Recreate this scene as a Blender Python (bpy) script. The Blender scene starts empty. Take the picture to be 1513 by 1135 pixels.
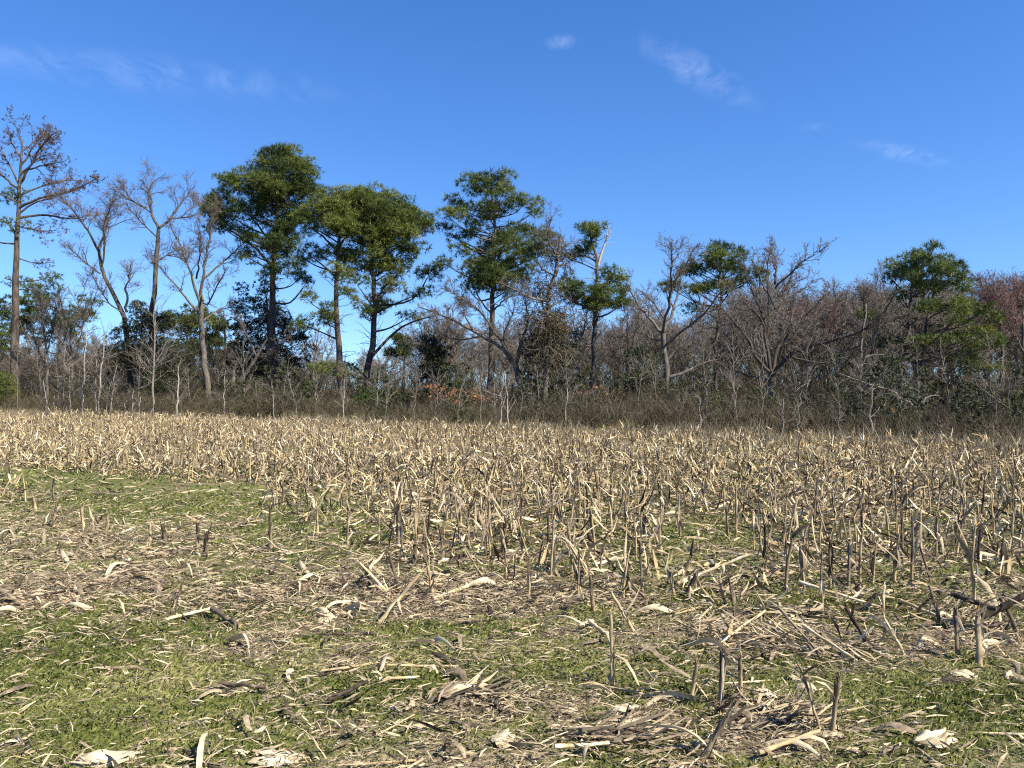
import bpy, math
import numpy as np
from mathutils import Vector

rng = np.random.default_rng(11)
scene = bpy.context.scene
C = scene.collection
R = math.radians
W0, H0, F, HOR, EYE = 1513.0, 1135.0, 1143.0, 575.0, 1.6

# ------------------------------------------------------------------ camera, sky, sun, exposure
cam_d = bpy.data.cameras.new("camera")
cam = bpy.data.objects.new("camera", cam_d)
C.objects.link(cam)
cam.location = (0, 0, EYE)
cam.rotation_euler = (R(90) + math.atan((HOR - H0 / 2) / F), 0, 0)
cam_d.sensor_width = 36.0
cam_d.lens = 36.0 * F / W0
cam_d.clip_start = 0.05
cam_d.clip_end = 20000
scene.camera = cam

SUN_EL, SUN_AZ = R(43), R(124)          # azimuth clockwise from +Y (the view direction)
world = bpy.data.worlds.new("World")
scene.world = world
world.use_nodes = True
wn = world.node_tree
wn.nodes.clear()
sky = wn.nodes.new("ShaderNodeTexSky")
sky.sky_type = 'NISHITA'
sky.sun_disc = False
sky.sun_elevation = SUN_EL
sky.sun_rotation = SUN_AZ
sky.altitude = 0
sky.air_density = 1.0
sky.dust_density = 0.0
sky.ozone_density = 3.0
hsv = wn.nodes.new("ShaderNodeHueSaturation")
hsv.inputs['Saturation'].default_value = 1.29
hsv.inputs['Value'].default_value = 1.0
hsv.inputs['Hue'].default_value = .511
bg = wn.nodes.new("ShaderNodeBackground")
bg.inputs['Strength'].default_value = 0.099
wo = wn.nodes.new("ShaderNodeOutputWorld")
# the photograph's sky keeps its blue down to the trees: raise the direction a little everywhere
gcoord = wn.nodes.new("ShaderNodeTexCoord")
lift = wn.nodes.new("ShaderNodeVectorMath")
lift.operation = 'MULTIPLY_ADD'
lift.inputs[1].default_value = (1, 1, .94)
lift.inputs[2].default_value = (0, 0, .085)
nvec = wn.nodes.new("ShaderNodeVectorMath")
nvec.operation = 'NORMALIZE'
wn.links.new(gcoord.outputs['Generated'], lift.inputs[0])
wn.links.new(lift.outputs[0], nvec.inputs[0])
wn.links.new(nvec.outputs[0], sky.inputs['Vector'])
wn.links.new(sky.outputs[0], hsv.inputs['Color'])
wn.links.new(hsv.outputs[0], bg.inputs['Color'])
wn.links.new(bg.outputs[0], wo.inputs['Surface'])

sd = bpy.data.lights.new("sun", 'SUN')
sd.energy = 5.0
sd.angle = R(0.5)
sd.color = (1.0, 0.94, 0.825)
so = bpy.data.objects.new("sun", sd)
C.objects.link(so)
sdir = Vector((math.sin(SUN_AZ) * math.cos(SUN_EL), math.cos(SUN_AZ) * math.cos(SUN_EL), math.sin(SUN_EL)))
so.rotation_euler = (-sdir).to_track_quat('-Z', 'Y').to_euler()
so.location = (20, -10, 40)
scene.view_settings.view_transform = 'Standard'
scene.view_settings.look = 'None'
scene.view_settings.gamma = 1
scene.view_settings.exposure = 1.15
scene.view_settings.use_curve_mapping = False
scene.render.engine = 'CYCLES'
scene.cycles.max_bounces = 6
scene.cycles.transparent_max_bounces = 8
scene.cycles.use_denoising = False           # plenty of sun: the grain stays below a phone camera's
scene.cycles.filter_width = 1.15


# ------------------------------------------------------------------ helpers
def nrm(v):
    return v / np.maximum(np.linalg.norm(v, axis=-1, keepdims=True), 1e-9)


def runit(n):
    return nrm(rng.normal(size=(n, 3)))


class Geo:
    """Collects vertices, triangles, quads and a per-vertex tone."""
    def __init__(s):
        s.v, s.t, s.q, s.c, s.n = [], [], [], [], 0

    def add(s, V, tri=None, quad=None, tone=0.5):
        V = np.asarray(V, float).reshape(-1, 3)
        s.v.append(V)
        s.c.append(np.broadcast_to(np.asarray(tone, float).reshape(-1) if np.ndim(tone) else tone, (len(V),)).astype(np.float32))
        if tri is not None and len(tri):
            s.t.append(np.asarray(tri, np.int64).reshape(-1, 3) + s.n)
        if quad is not None and len(quad):
            s.q.append(np.asarray(quad, np.int64).reshape(-1, 4) + s.n)
        s.n += len(V)

    def mesh(s, name, mat, smooth=True):
        me = bpy.data.meshes.new(name)
        V = np.concatenate(s.v)
        T = np.concatenate(s.t) if s.t else np.zeros((0, 3), np.int64)
        Q = np.concatenate(s.q) if s.q else np.zeros((0, 4), np.int64)
        me.vertices.add(len(V))
        me.vertices.foreach_set("co", V.astype(np.float32).ravel())
        me.loops.add(len(T) * 3 + len(Q) * 4)
        me.loops.foreach_set("vertex_index", np.concatenate([T.ravel(), Q.ravel()]).astype(np.int32))
        me.polygons.add(len(T) + len(Q))
        st = np.concatenate([np.arange(len(T)) * 3, len(T) * 3 + np.arange(len(Q)) * 4]).astype(np.int32)
        me.polygons.foreach_set("loop_start", st)
        me.polygons.foreach_set("use_smooth", np.full(len(st), smooth))
        me.update(calc_edges=True)
        a = me.attributes.new("tone", 'FLOAT', 'POINT')
        a.data.foreach_set("value", np.concatenate(s.c))
        me.materials.append(mat)
        return me


TRIS = [0]


def link(name, me, parent=None):
    o = bpy.data.objects.new(name, me)
    C.objects.link(o)
    if parent is not None:
        o.parent = parent
    return o


def thing(name, label, cat, loc=(0, 0, 0), group=None, me=None):
    o = bpy.data.objects.new(name, me)
    C.objects.link(o)
    o.location = loc
    o['label'] = label
    o['category'] = cat
    if group:
        o['group'] = group
    return o


def stuff(name, geo, mat, label, cat, smooth=True):
    o = link(name, geo.mesh(name, mat, smooth))
    o['kind'] = 'stuff'
    o['label'] = label
    o['category'] = cat
    return o


def tubes(P, Rr, S):
    """P (N,K,3) polylines, Rr (N,K) radii -> vertices and quads (or spikes when K == 2)."""
    N, K = P.shape[:2]
    T = np.empty_like(P)
    T[:, 1:-1] = P[:, 2:] - P[:, :-2]
    T[:, 0] = P[:, 1] - P[:, 0]
    T[:, -1] = P[:, -1] - P[:, -2]
    T = nrm(T)
    D = nrm(P[:, -1] - P[:, 0])
    ref = np.zeros((N, 3))
    ref[np.arange(N), np.argmin(np.abs(D), axis=1)] = 1
    U = nrm(np.cross(T, ref[:, None, :]))
    V = np.cross(T, U)
    a = np.arange(S) * 2 * math.pi / S
    ring = P[:, :, None, :] + Rr[:, :, None, None] * (np.cos(a)[None, None, :, None] * U[:, :, None, :] + np.sin(a)[None, None, :, None] * V[:, :, None, :])
    if K == 2:
        vv = np.concatenate([ring[:, 0], P[:, 1:2]], axis=1).reshape(-1, 3)
        b = np.arange(N)[:, None] * (S + 1)
        j = np.arange(S)[None]
        tri = np.stack([b + j, b + (j + 1) % S, b + S + 0 * j], -1).reshape(-1, 3)
        return vv, tri, None
    vv = ring.reshape(-1, 3)
    b = np.arange(N)[:, None, None] * (K * S) + np.arange(K - 1)[None, :, None] * S
    j = np.arange(S)[None, None]
    quad = np.stack([b + j, b + (j + 1) % S, b + S + (j + 1) % S, b + S + j], -1).reshape(-1, 4)
    return vv, None, quad


def resample(pts, K):
    pts = np.asarray(pts, float)
    for _ in range(2):                                    # corner cutting keeps the ends
        if len(pts) > 2:
            q = .75 * pts[:-1] + .25 * pts[1:]
            r = .25 * pts[:-1] + .75 * pts[1:]
            pts = np.concatenate([pts[:1], np.stack([q, r], 1).reshape(-1, pts.shape[1])[1:-1], pts[-1:]])
    s = np.concatenate([[0], np.cumsum(np.linalg.norm(np.diff(pts[:, :3], axis=0), axis=1))])
    u = np.linspace(0, s[-1], K)
    return np.stack([np.interp(u, s, pts[:, k]) for k in range(pts.shape[1])], -1)


def children(P, Rr, n, t0, t1, length, ang, up, wig, K, rmul=.6, rmax=None, out=None, outw=0.0, tpow=1.0):
    """n new branches springing from the polylines P; returns their polylines and radii."""
    N, KP = P.shape[:2]
    L = np.linalg.norm(np.diff(P, axis=1), axis=2).sum(1)
    idx = rng.choice(N, n, p=L / L.sum())
    t = t0 + (t1 - t0) * rng.random(n) ** tpow
    k = np.minimum((t * (KP - 1)).astype(int), KP - 2)
    f = (t * (KP - 1) - k)[:, None]
    base = P[idx, k] * (1 - f) + P[idx, k + 1] * f
    rad = Rr[idx, k] * (1 - f[:, 0]) + Rr[idx, k + 1] * f[:, 0]
    T = nrm(P[idx, k + 1] - P[idx, k])
    side = runit(n)
    side = nrm(side - (side * T).sum(1, keepdims=True) * T)
    a = ang * (.6 + .8 * rng.random(n))[:, None]
    d = np.cos(a) * T + np.sin(a) * side
    d[:, 2] += up
    if out is not None:
        d += outw * nrm(base - out)
    d = nrm(d)
    ln = length * (.45 + .9 * rng.random(n)) * (1.15 - .55 * t)
    Q = np.empty((n, K, 3))
    Q[:, 0] = base
    for j in range(1, K):
        Q[:, j] = Q[:, j - 1] + d * (ln / (K - 1))[:, None]
        d = d + wig * rng.normal(size=(n, 3))
        d[:, 2] += up * .35
        d = nrm(d)
    r0 = np.minimum(rad * rmul, ln * .022 + .002)
    if rmax:
        r0 = np.minimum(r0, rmax)
    rr = r0[:, None] * np.linspace(1, .3, K)[None]
    return Q, rr


def strips(P0, az, el, ln, wd, droop, roll, twist, K, cols=2, taper=.15, wig=0.0, fold=.25):
    """Leaf strips: start P0, heading az, rise el, bending down by droop along their length."""
    n = len(P0)
    mid = np.empty((n, K, 3))
    mid[:, 0] = P0
    Ws = np.empty((n, K, 3))
    Ns = np.empty((n, K, 3))
    e, a, ro = el.copy(), az.copy(), roll.copy()
    for k in range(K):
        T = np.stack([np.cos(e) * np.cos(a), np.cos(e) * np.sin(a), np.sin(e)], -1)
        S = np.stack([-np.sin(a), np.cos(a), 0 * a], -1)
        Nn = np.cross(T, S)
        Ws[:, k] = np.cos(ro)[:, None] * S + np.sin(ro)[:, None] * Nn
        Ns[:, k] = -np.sin(ro)[:, None] * S + np.cos(ro)[:, None] * Nn
        if k < K - 1:
            mid[:, k + 1] = mid[:, k] + T * (ln / (K - 1))[:, None]
        e = e - droop / (K - 1)
        ro = ro + twist / (K - 1)
        if wig:
            a = a + wig * rng.normal(size=n)
            e = e + wig * rng.normal(size=n)
    u = np.linspace(0, 1, K)
    prof = np.clip(np.minimum(.45 + 2.5 * u, taper + 1.6 * (1 - u)), 0, 1)
    hw = wd[:, None, None] * .5 * prof[None, :, None]
    if cols == 2:
        V = np.stack([mid - Ws * hw, mid + Ws * hw], 2)
    else:
        V = np.stack([mid - Ws * hw, mid + Ns * hw * fold * 2, mid + Ws * hw], 2)
    b = np.arange(n)[:, None, None] * (K * cols) + np.arange(K - 1)[None, :, None] * cols
    j = np.arange(cols - 1)[None, None]
    quad = np.stack([b + j, b + j + 1, b + cols + j + 1, b + cols + j], -1).reshape(-1, 4)
    return V.reshape(-1, 3), quad


# smooth value noise in the plane
_tab = np.random.default_rng(5).random((257, 257))


def vnoise(x, y, s):
    x, y = np.asarray(x) / s + 91.3, np.asarray(y) / s + 57.7
    xi, yi = np.floor(x).astype(int), np.floor(y).astype(int)
    fx, fy = x - xi, y - yi
    fx, fy = fx * fx * (3 - 2 * fx), fy * fy * (3 - 2 * fy)
    g = lambda i, j: _tab[(xi + i) % 257, (yi + j) % 257]
    return (g(0, 0) * (1 - fx) + g(1, 0) * fx) * (1 - fy) + (g(0, 1) * (1 - fx) + g(1, 1) * fx) * fy


def fbm(x, y, s):
    return (vnoise(x, y, s) + .5 * vnoise(x, y, s * .47) + .25 * vnoise(x, y, s * .21)) / 1.75


def hgt(x, y):
    d = np.hypot(x, y)
    near = np.clip(1.3 - d / 60, 0, 1)
    return near * (.05 * (fbm(x, y, 2.3) - .5) + .05 * (vnoise(x, y, 7.0) - .5)) + 0 * d


def to_px(x, y):
    return W0 / 2 + F * x / y, HOR + EYE * F / y


def gp(px, py):
    """ground point under a pixel of the photograph"""
    Y = EYE * F / (py - HOR)
    return (px - W0 / 2) / F * Y, Y


def edge_y(x):
    return 28.3 - .672 * x


def edge_at(px):
    return 28.3 / (1 + .672 * (px - W0 / 2) / F)


def pt(px, py, D, dy=0.0):
    return ((px - W0 / 2) / F * D, D + dy, EYE - (py - HOR) / F * D)


# ------------------------------------------------------------------ materials
def new_mat(name):
    m = bpy.data.materials.new(name)
    m.use_nodes = True
    nt = m.node_tree
    nt.nodes.clear()
    out = nt.nodes.new("ShaderNodeOutputMaterial")
    return m, nt, out


def ramp_node(nt, stops):
    r = nt.nodes.new("ShaderNodeValToRGB")
    el = r.color_ramp.elements
    while len(el) < len(stops):
        el.new(.5)
    for e, (p, c) in zip(el, stops):
        e.position = p
        e.color = (*c, 1)
    return r


def tone_mat(name, stops, rough=.8, noise=0.0, nscale=6.0, stretch=(1, 1, 1), trans=0.0, bump=0.0, spec=.25):
    """colour from the piece's own tone, with grain; optional light through thin leaves"""
    m, nt, out = new_mat(name)
    L = nt.links.new
    at = nt.nodes.new("ShaderNodeAttribute")
    at.attribute_name = "tone"
    val = at.outputs['Fac']
    if noise or bump:
        tc = nt.nodes.new("ShaderNodeTexCoord")
        mp = nt.nodes.new("ShaderNodeMapping")
        mp.inputs['Scale'].default_value = stretch
        nz = nt.nodes.new("ShaderNodeTexNoise")
        nz.inputs['Scale'].default_value = nscale
        nz.inputs['Detail'].default_value = 5
        L(tc.outputs['Object'], mp.inputs['Vector'])
        L(mp.outputs[0], nz.inputs['Vector'])
        mr = nt.nodes.new("ShaderNodeMapRange")
        mr.inputs[1].default_value = .25
        mr.inputs[2].default_value = .75
        mr.inputs[3].default_value = -noise
        mr.inputs[4].default_value = noise
        L(nz.outputs['Fac'], mr.inputs[0])
        ad = nt.nodes.new("ShaderNodeMath")
        ad.operation = 'ADD'
        L(val, ad.inputs[0])
        L(mr.outputs[0], ad.inputs[1])
        val = ad.outputs[0]
    rp = ramp_node(nt, stops)
    L(val, rp.inputs[0])
    p = nt.nodes.new("ShaderNodeBsdfPrincipled")
    p.inputs['Roughness'].default_value = rough
    p.inputs['Specular IOR Level'].default_value = spec
    L(rp.outputs[0], p.inputs['Base Color'])
    if bump:
        bp = nt.nodes.new("ShaderNodeBump")
        bp.inputs['Strength'].default_value = bump
        bp.inputs['Distance'].default_value = .03
        L(nz.outputs['Fac'], bp.inputs['Height'])
        L(bp.outputs[0], p.inputs['Normal'])
    sh = p.outputs[0]
    if trans:
        tr = nt.nodes.new("ShaderNodeBsdfTranslucent")
        L(rp.outputs[0], tr.inputs['Color'])
        mx = nt.nodes.new("ShaderNodeMixShader")
        mx.inputs[0].default_value = trans
        L(sh, mx.inputs[1])
        L(tr.outputs[0], mx.inputs[2])
        sh = mx.outputs[0]
    L(sh, out.inputs['Surface'])
    return m


M = {}
M['needles'] = tone_mat("pine_needles", [(0, (.020, .034, .009)), (.35, (.054, .080, .017)), (.65, (.116, .146, .027)), (1, (.20, .208, .048))], .5, trans=.28)
M['cedar'] = tone_mat("cedar_foliage", [(0, (.012, .016, .008)), (.5, (.032, .040, .015)), (1, (.080, .085, .026))], .65, trans=.12)
M['holly'] = tone_mat("broad_evergreen_leaf", [(0, (.02, .035, .008)), (.5, (.045, .085, .014)), (1, (.10, .16, .02))], .4, trans=.25)
M['young_pine'] = tone_mat("young_pine_needles", [(0, (.05, .07, .012)), (.5, (.11, .13, .02)), (1, (.2, .2, .035))], .55, trans=.3)
M['pine_bark'] = tone_mat("pine_bark", [(0, (.022, .017, .014)), (.4, (.065, .050, .040)), (.7, (.135, .105, .083)), (1, (.22, .175, .145))], .9, .38, 5.0, (1, 1, .25), bump=.8)
M['grey_bark'] = tone_mat("grey_bark", [(0, (.026, .022, .018)), (.4, (.080, .067, .055)), (.7, (.16, .137, .112)), (1, (.29, .255, .215))], .9, .3, 7.0, (1, 1, .3), bump=.6)
M['pale_bark'] = tone_mat("pale_bark", [(0, (.075, .062, .048)), (.5, (.20, .172, .138)), (1, (.42, .375, .315))], .85, .3, 9.0, (1, 1, .3), bump=.4)
M['twig'] = tone_mat("bare_twigs", [(0, (.048, .040, .032)), (.5, (.118, .097, .078)), (1, (.23, .195, .16))], .9, spec=.1)
M['red_twig'] = tone_mat("budding_twigs", [(0, (.07, .043, .036)), (.5, (.145, .088, .075)), (1, (.24, .16, .135))], .9, spec=.1)
M['far_twig'] = tone_mat("hazed_twigs", [(0, (.075, .062, .052)), (.5, (.155, .130, .108)), (1, (.25, .215, .18))], .9, spec=.1)  # paler than the near twigs: distance haze is put into this colour
M['cone'] = tone_mat("brown_tufts", [(0, (.035, .023, .018)), (.5, (.10, .062, .045)), (1, (.19, .12, .085))], .85, trans=.1)
M['brush'] = tone_mat("brush_stems", [(0, (.026, .021, .013)), (.35, (.062, .051, .030)), (.7, (.115, .094, .060)), (1, (.22, .185, .13))], .9, spec=.1)
M['beech'] = tone_mat("dry_orange_leaves", [(0, (.16, .07, .03)), (.5, (.34, .16, .07)), (1, (.5, .28, .14))], .7, trans=.3)
M['drygrass'] = tone_mat("dry_grass", [(0, (.12, .095, .055)), (.5, (.28, .23, .14)), (1, (.44, .37, .25))], .85, trans=.2)
M['residue'] = tone_mat("corn_residue", [(0, (.028, .021, .015)), (.22, (.095, .074, .052)), (.45, (.25, .193, .125)), (.7, (.43, .335, .205)), (1, (.62, .52, .345))], .75, .12, 40, (1, 1, 1), trans=.12, spec=.1)
M['stalk'] = tone_mat("corn_stalk", [(0, (.028, .020, .015)), (.25, (.09, .065, .045)), (.5, (.25, .19, .115)), (.72, (.42, .31, .15)), (.85, (.50, .40, .24)), (1, (.66, .57, .41))], .7, .22, 22, (1, 1, .25), bump=.2, spec=.12)
M['husk'] = tone_mat("corn_husk", [(0, (.07, .052, .036)), (.3, (.22, .17, .11)), (.6, (.42, .335, .20)), (1, (.64, .55, .37))], .6, .2, 45, (.25, 1, 1), trans=.15, bump=.15, spec=.1)
M['grass'] = tone_mat("short_grass", [(0, (.058, .074, .020)), (.35, (.150, .170, .043)), (.65, (.245, .250, .078)), (.85, (.35, .31, .135)), (1, (.42, .36, .19))], .6, trans=.35, spec=.12)


def ground_material():
    m, nt, out = new_mat("field_soil")
    L = nt.links.new
    tc = nt.nodes.new("ShaderNodeTexCoord")
    at = nt.nodes.new("ShaderNodeAttribute")
    at.attribute_name = "tone"                               # how much straw lies on the soil
    n1 = nt.nodes.new("ShaderNodeTexNoise")
    n1.inputs['Scale'].default_value = 14
    n1.inputs['Detail'].default_value = 8
    n1.inputs['Roughness'].default_value = .7
    n2 = nt.nodes.new("ShaderNodeTexNoise")
    n2.inputs['Scale'].default_value = 55
    n2.inputs['Detail'].default_value = 6
    L(tc.outputs['Object'], n1.inputs['Vector'])
    L(tc.outputs['Object'], n2.inputs['Vector'])
    green = ramp_node(nt, [(.3, (.055, .060, .020)), (.5, (.11, .118, .036)), (.7, (.20, .175, .08))])
    straw = ramp_node(nt, [(.3, (.075, .056, .036)), (.5, (.19, .148, .09)), (.7, (.33, .265, .16))])
    L(n2.outputs['Fac'], green.inputs[0])
    L(n2.outputs['Fac'], straw.inputs[0])
    ad = nt.nodes.new("ShaderNodeMath")
    ad.operation = 'ADD'
    L(at.outputs['Fac'], ad.inputs[0])
    sb = nt.nodes.new("ShaderNodeMath")
    sb.operation = 'SUBTRACT'
    L(n1.outputs['Fac'], sb.inputs[0])
    sb.inputs[1].default_value = .5
    L(sb.outputs[0], ad.inputs[1])
    mr = nt.nodes.new("ShaderNodeMapRange")
    mr.inputs[1].default_value = .3
    mr.inputs[2].default_value = .62
    L(ad.outputs[0], mr.inputs[0])
    mx = nt.nodes.new("ShaderNodeMix")
    mx.data_type = 'RGBA'
    L(mr.outputs[0], mx.inputs[0])
    L(green.outputs[0], mx.inputs[6])
    L(straw.outputs[0], mx.inputs[7])
    p = nt.nodes.new("ShaderNodeBsdfPrincipled")
    p.inputs['Roughness'].default_value = .95
    p.inputs['Specular IOR Level'].default_value = .1
    L(mx.outputs[2], p.inputs['Base Color'])
    bp = nt.nodes.new("ShaderNodeBump")
    bp.inputs['Strength'].default_value = .8
    bp.inputs['Distance'].default_value = .02
    L(n2.outputs['Fac'], bp.inputs['Height'])
    L(bp.outputs[0], p.inputs['Normal'])
    L(p.outputs[0], out.inputs['Surface'])
    return m


# where residue lies thick (+) and where grass shows (-): ellipses on the ground, set from landmarks of the field
SPOTS = [(420, 890, 190, 38, .35), (130, 855, 160, 30, .3), (700, 870, 210, 50, .4), (770, 1050, 260, 38, .4), (1110, 1075, 150, 60, .45),
         (800, 1112, 330, 30, .35), (1000, 935, 260, 40, .3), (330, 950, 260, 35, .25), (1270, 930, 170, 40, .2), (380, 830, 200, 40, .15),
         (230, 1085, 330, 55, -.14), (60, 1010, 150, 60, -.12), (1400, 1060, 200, 60, -.18), (640, 935, 170, 25, -.3), (1150, 885, 170, 22, -.3),
         (275, 741, 140, 21, -1.5), (190, 800, 280, 26, .5), (50, 772, 90, 14, .4), (430, 800, 80, 20, .3), (90, 703, 190, 14, -.7), (460, 755, 70, 36, -.7), (900, 985, 150, 25, -.25), (560, 1010, 120, 20, -.2)]


def straw_amount(x, y):
    n = .6 * vnoise(x * .55, y, .9) + .4 * vnoise(x * .7 + 31, y, .33)
    s = .30 + 1.0 * (n - .5) + .8 * (vnoise(x * .8, y, .13) - .5)
    for (px, py, rx, ry, w) in SPOTS:
        cx, cy = gp(px, py)
        hx = rx / F * cy
        hy = .5 * (gp(px, py - ry)[1] - gp(px, py + ry)[1])
        s = s + w * np.exp(-1.4 * (((x - cx) / hx) ** 2 + ((y - cy) / hy) ** 2))
    row = (-.1478 * x + .989 * y + 15) / .74
    s = s + .16 * np.cos(2 * math.pi * row) * np.clip((y - 5) / 2, 0, 1) * np.clip((22 - y) / 8, 0, 1)
    far = np.clip((y - 11) / 8, 0, 1) * .25 - .10 * np.clip((y - 5) / 2, 0, 1) * np.clip((12 - y) / 3, 0, 1)
    return s + far * (s > .05)


# ------------------------------------------------------------------ the ground
def axis(lo, hi, fine_lo, fine_hi, step):
    a = list(np.arange(fine_lo, fine_hi, step))
    s, x = step, fine_hi
    while x < hi:
        a.append(x); s *= 1.35; x += s
    a.append(hi)
    s, x, b = step, fine_lo - step, []
    while x > lo:
        b.append(x); s *= 1.35; x -= s
    b.append(lo)
    return np.array(b[::-1] + a)


gx, gy = axis(-4000, 4000, -12, 12, .18), axis(-4000, 4000, 1.5, 24, .18)
GX, GY = np.meshgrid(gx, gy)
g = Geo()
nx, ny = len(gx), len(gy)
ii = (np.arange(ny - 1)[:, None] * nx + np.arange(nx - 1)[None]).ravel()
g.add(np.stack([GX, GY, hgt(GX, GY)], -1), quad=np.stack([ii, ii + 1, ii + 1 + nx, ii + nx], -1),
      tone=np.clip(straw_amount(GX, np.maximum(GY, .5)), 0, 1).ravel())
ground = link("field_ground", g.mesh("field_ground", ground_material()))
ground['kind'] = 'structure'


# ------------------------------------------------------------------ thin high clouds
def cloud_material(strength):
    m, nt, out = new_mat("thin_cloud")
    L = nt.links.new
    at = nt.nodes.new("ShaderNodeAttribute")
    at.attribute_name = "tone"
    tc = nt.nodes.new("ShaderNodeTexCoord")
    mp = nt.nodes.new("ShaderNodeMapping")
    mp.inputs['Scale'].default_value = (.0022, .0011, .002)
    mp.inputs['Rotation'].default_value = (0, 0, .5)
    nz = nt.nodes.new("ShaderNodeTexNoise")
    nz.inputs['Scale'].default_value = 3.0
    nz.inputs['Detail'].default_value = 5
    nz.inputs['Roughness'].default_value = .6
    nz.inputs['Distortion'].default_value = .8
    L(tc.outputs['Object'], mp.inputs['Vector'])
    L(mp.outputs[0], nz.inputs['Vector'])
    mr = nt.nodes.new("ShaderNodeMapRange")
    mr.inputs[1].default_value = .40
    mr.inputs[2].default_value = .85
    L(nz.outputs['Fac'], mr.inputs[0])
    mu = nt.nodes.new("ShaderNodeMath")
    mu.operation = 'MULTIPLY'
    L(mr.outputs[0], mu.inputs[0])
    L(at.outputs['Fac'], mu.inputs[1])
    m2 = nt.nodes.new("ShaderNodeMath")
    m2.operation = 'MULTIPLY'
    m2.inputs[1].default_value = strength
    L(mu.outputs[0], m2.inputs[0])
    tr = nt.nodes.new("ShaderNodeBsdfTransparent")
    tl = nt.nodes.new("ShaderNodeBsdfTranslucent")
    tl.inputs['Color'].default_value = (.95, .95, .95, 1)
    mx = nt.nodes.new("ShaderNodeMixShader")
    L(m2.outputs[0], mx.inputs[0])
    L(tr.outputs[0], mx.inputs[1])
    L(tl.outputs[0], mx.inputs[2])
    L(mx.outputs[0], out.inputs['Surface'])
    return m


CLOUD_H = 1600.0
for (px, py, rx, ry, tilt, st, lab) in [
        (190, 104, 430, 38, 6, .048, "long faint streak of thin cloud at the upper left"),
        (832, 61, 34, 14, -4, .13, "small white wisp of cloud high in the middle of the sky"),
        (1030, 104, 128, 34, 28, .095, "broad slanting wisp of cloud, largest on the right"),
        (1335, 226, 92, 17, 12, .085, "thin low cloud streak above the right-hand trees"),
        (1205, 187, 30, 9, 0, .04, "barely visible cloud puff between the two right wisps")]:
    nr, na = 14, 40
    rr_, aa = np.meshgrid(np.linspace(0, 1, nr), np.arange(na) * 2 * math.pi / na, indexing='ij')
    ex, ey = rx * rr_ * np.cos(aa), ry * rr_ * np.sin(aa)
    c_, s_ = math.cos(R(tilt)), math.sin(R(tilt))
    qx, qy = px + ex * c_ - ey * s_, py + ex * s_ + ey * c_
    D = (CLOUD_H - EYE) * F / (HOR - qy)
    X, Y = (qx - W0 / 2) / F * D, D
    cx, cy = X.mean(), Y.mean()
    b = np.arange(nr - 1)[:, None] * na
    j = np.arange(na)[None]
    q = np.stack([b + j, b + (j + 1) % na, b + na + (j + 1) % na, b + na + j], -1).reshape(-1, 4)
    g = Geo()
    fall = (1 - rr_ ** 2) ** 2.2
    for sgn in (1, -1):                                   # a lens with an upper and a lower skin
        g.add(np.stack([X - cx, Y - cy, sgn * 14 * (1 - rr_ ** 2)], -1), quad=q, tone=fall.ravel())
    thing("cloud", lab, "cloud", (cx, cy, CLOUD_H), "thin clouds in the sky", g.mesh("cloud", cloud_material(st)))


# ------------------------------------------------------------------ trees
def needle_geo(g, Cn, Dn, n, L, w, tone, spread=.9):
    N = len(Cn)
    d = nrm(np.repeat(Dn, n, 0) * (1 - spread * .45) + runit(N * n) * spread)
    base = np.repeat(Cn, n, 0) + rng.normal(size=(N * n, 3)) * .03
    ln = L * (.6 + .6 * rng.random(N * n))[:, None]
    side = nrm(np.cross(d, runit(N * n))) * w * .5
    V = np.stack([base - side, base + side, base + d * ln], 1)
    tn = np.repeat(np.clip(np.repeat(tone, n) + .1 * rng.normal(size=N * n), 0, 1), 3)
    g.add(V, tri=np.arange(N * n * 3).reshape(-1, 3), tone=tn)


def trunk_line(pts, D, K=14, ground=True):
    P = [pt(p[0], p[1], D, p[2] if len(p) > 2 else 0) for p in pts]
    P = resample(P, K)
    if ground:
        P[0, 2] = -.15
    return P


def add_tubes(g, P, Rr, S, tone=.5, jit=.12):
    if S == 1:                                            # the very finest twigs: one sliver each
        n = len(P)
        d = nrm(np.cross(P[:, 1] - P[:, 0], runit(n))) * Rr[:, :1]
        tn = np.clip(tone + jit * rng.normal(size=n), .02, .98)
        g.add(np.stack([P[:, 0] - d, P[:, 0] + d, P[:, 1]], 1), tri=np.arange(3 * n).reshape(-1, 3), tone=np.repeat(tn, 3))
        return
    V, t, q = tubes(P, Rr, S)
    tn = np.clip(tone + jit * rng.normal(size=len(P)), .02, .98)
    g.add(V, t, q, np.repeat(tn, len(V) // len(P)))


def wobble(P, amt):
    P = P.copy()
    if P.shape[0] > 3:
        P[1:-1, :2] += rng.normal(size=(P.shape[0] - 2, 2)) * amt
    return P


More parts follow.
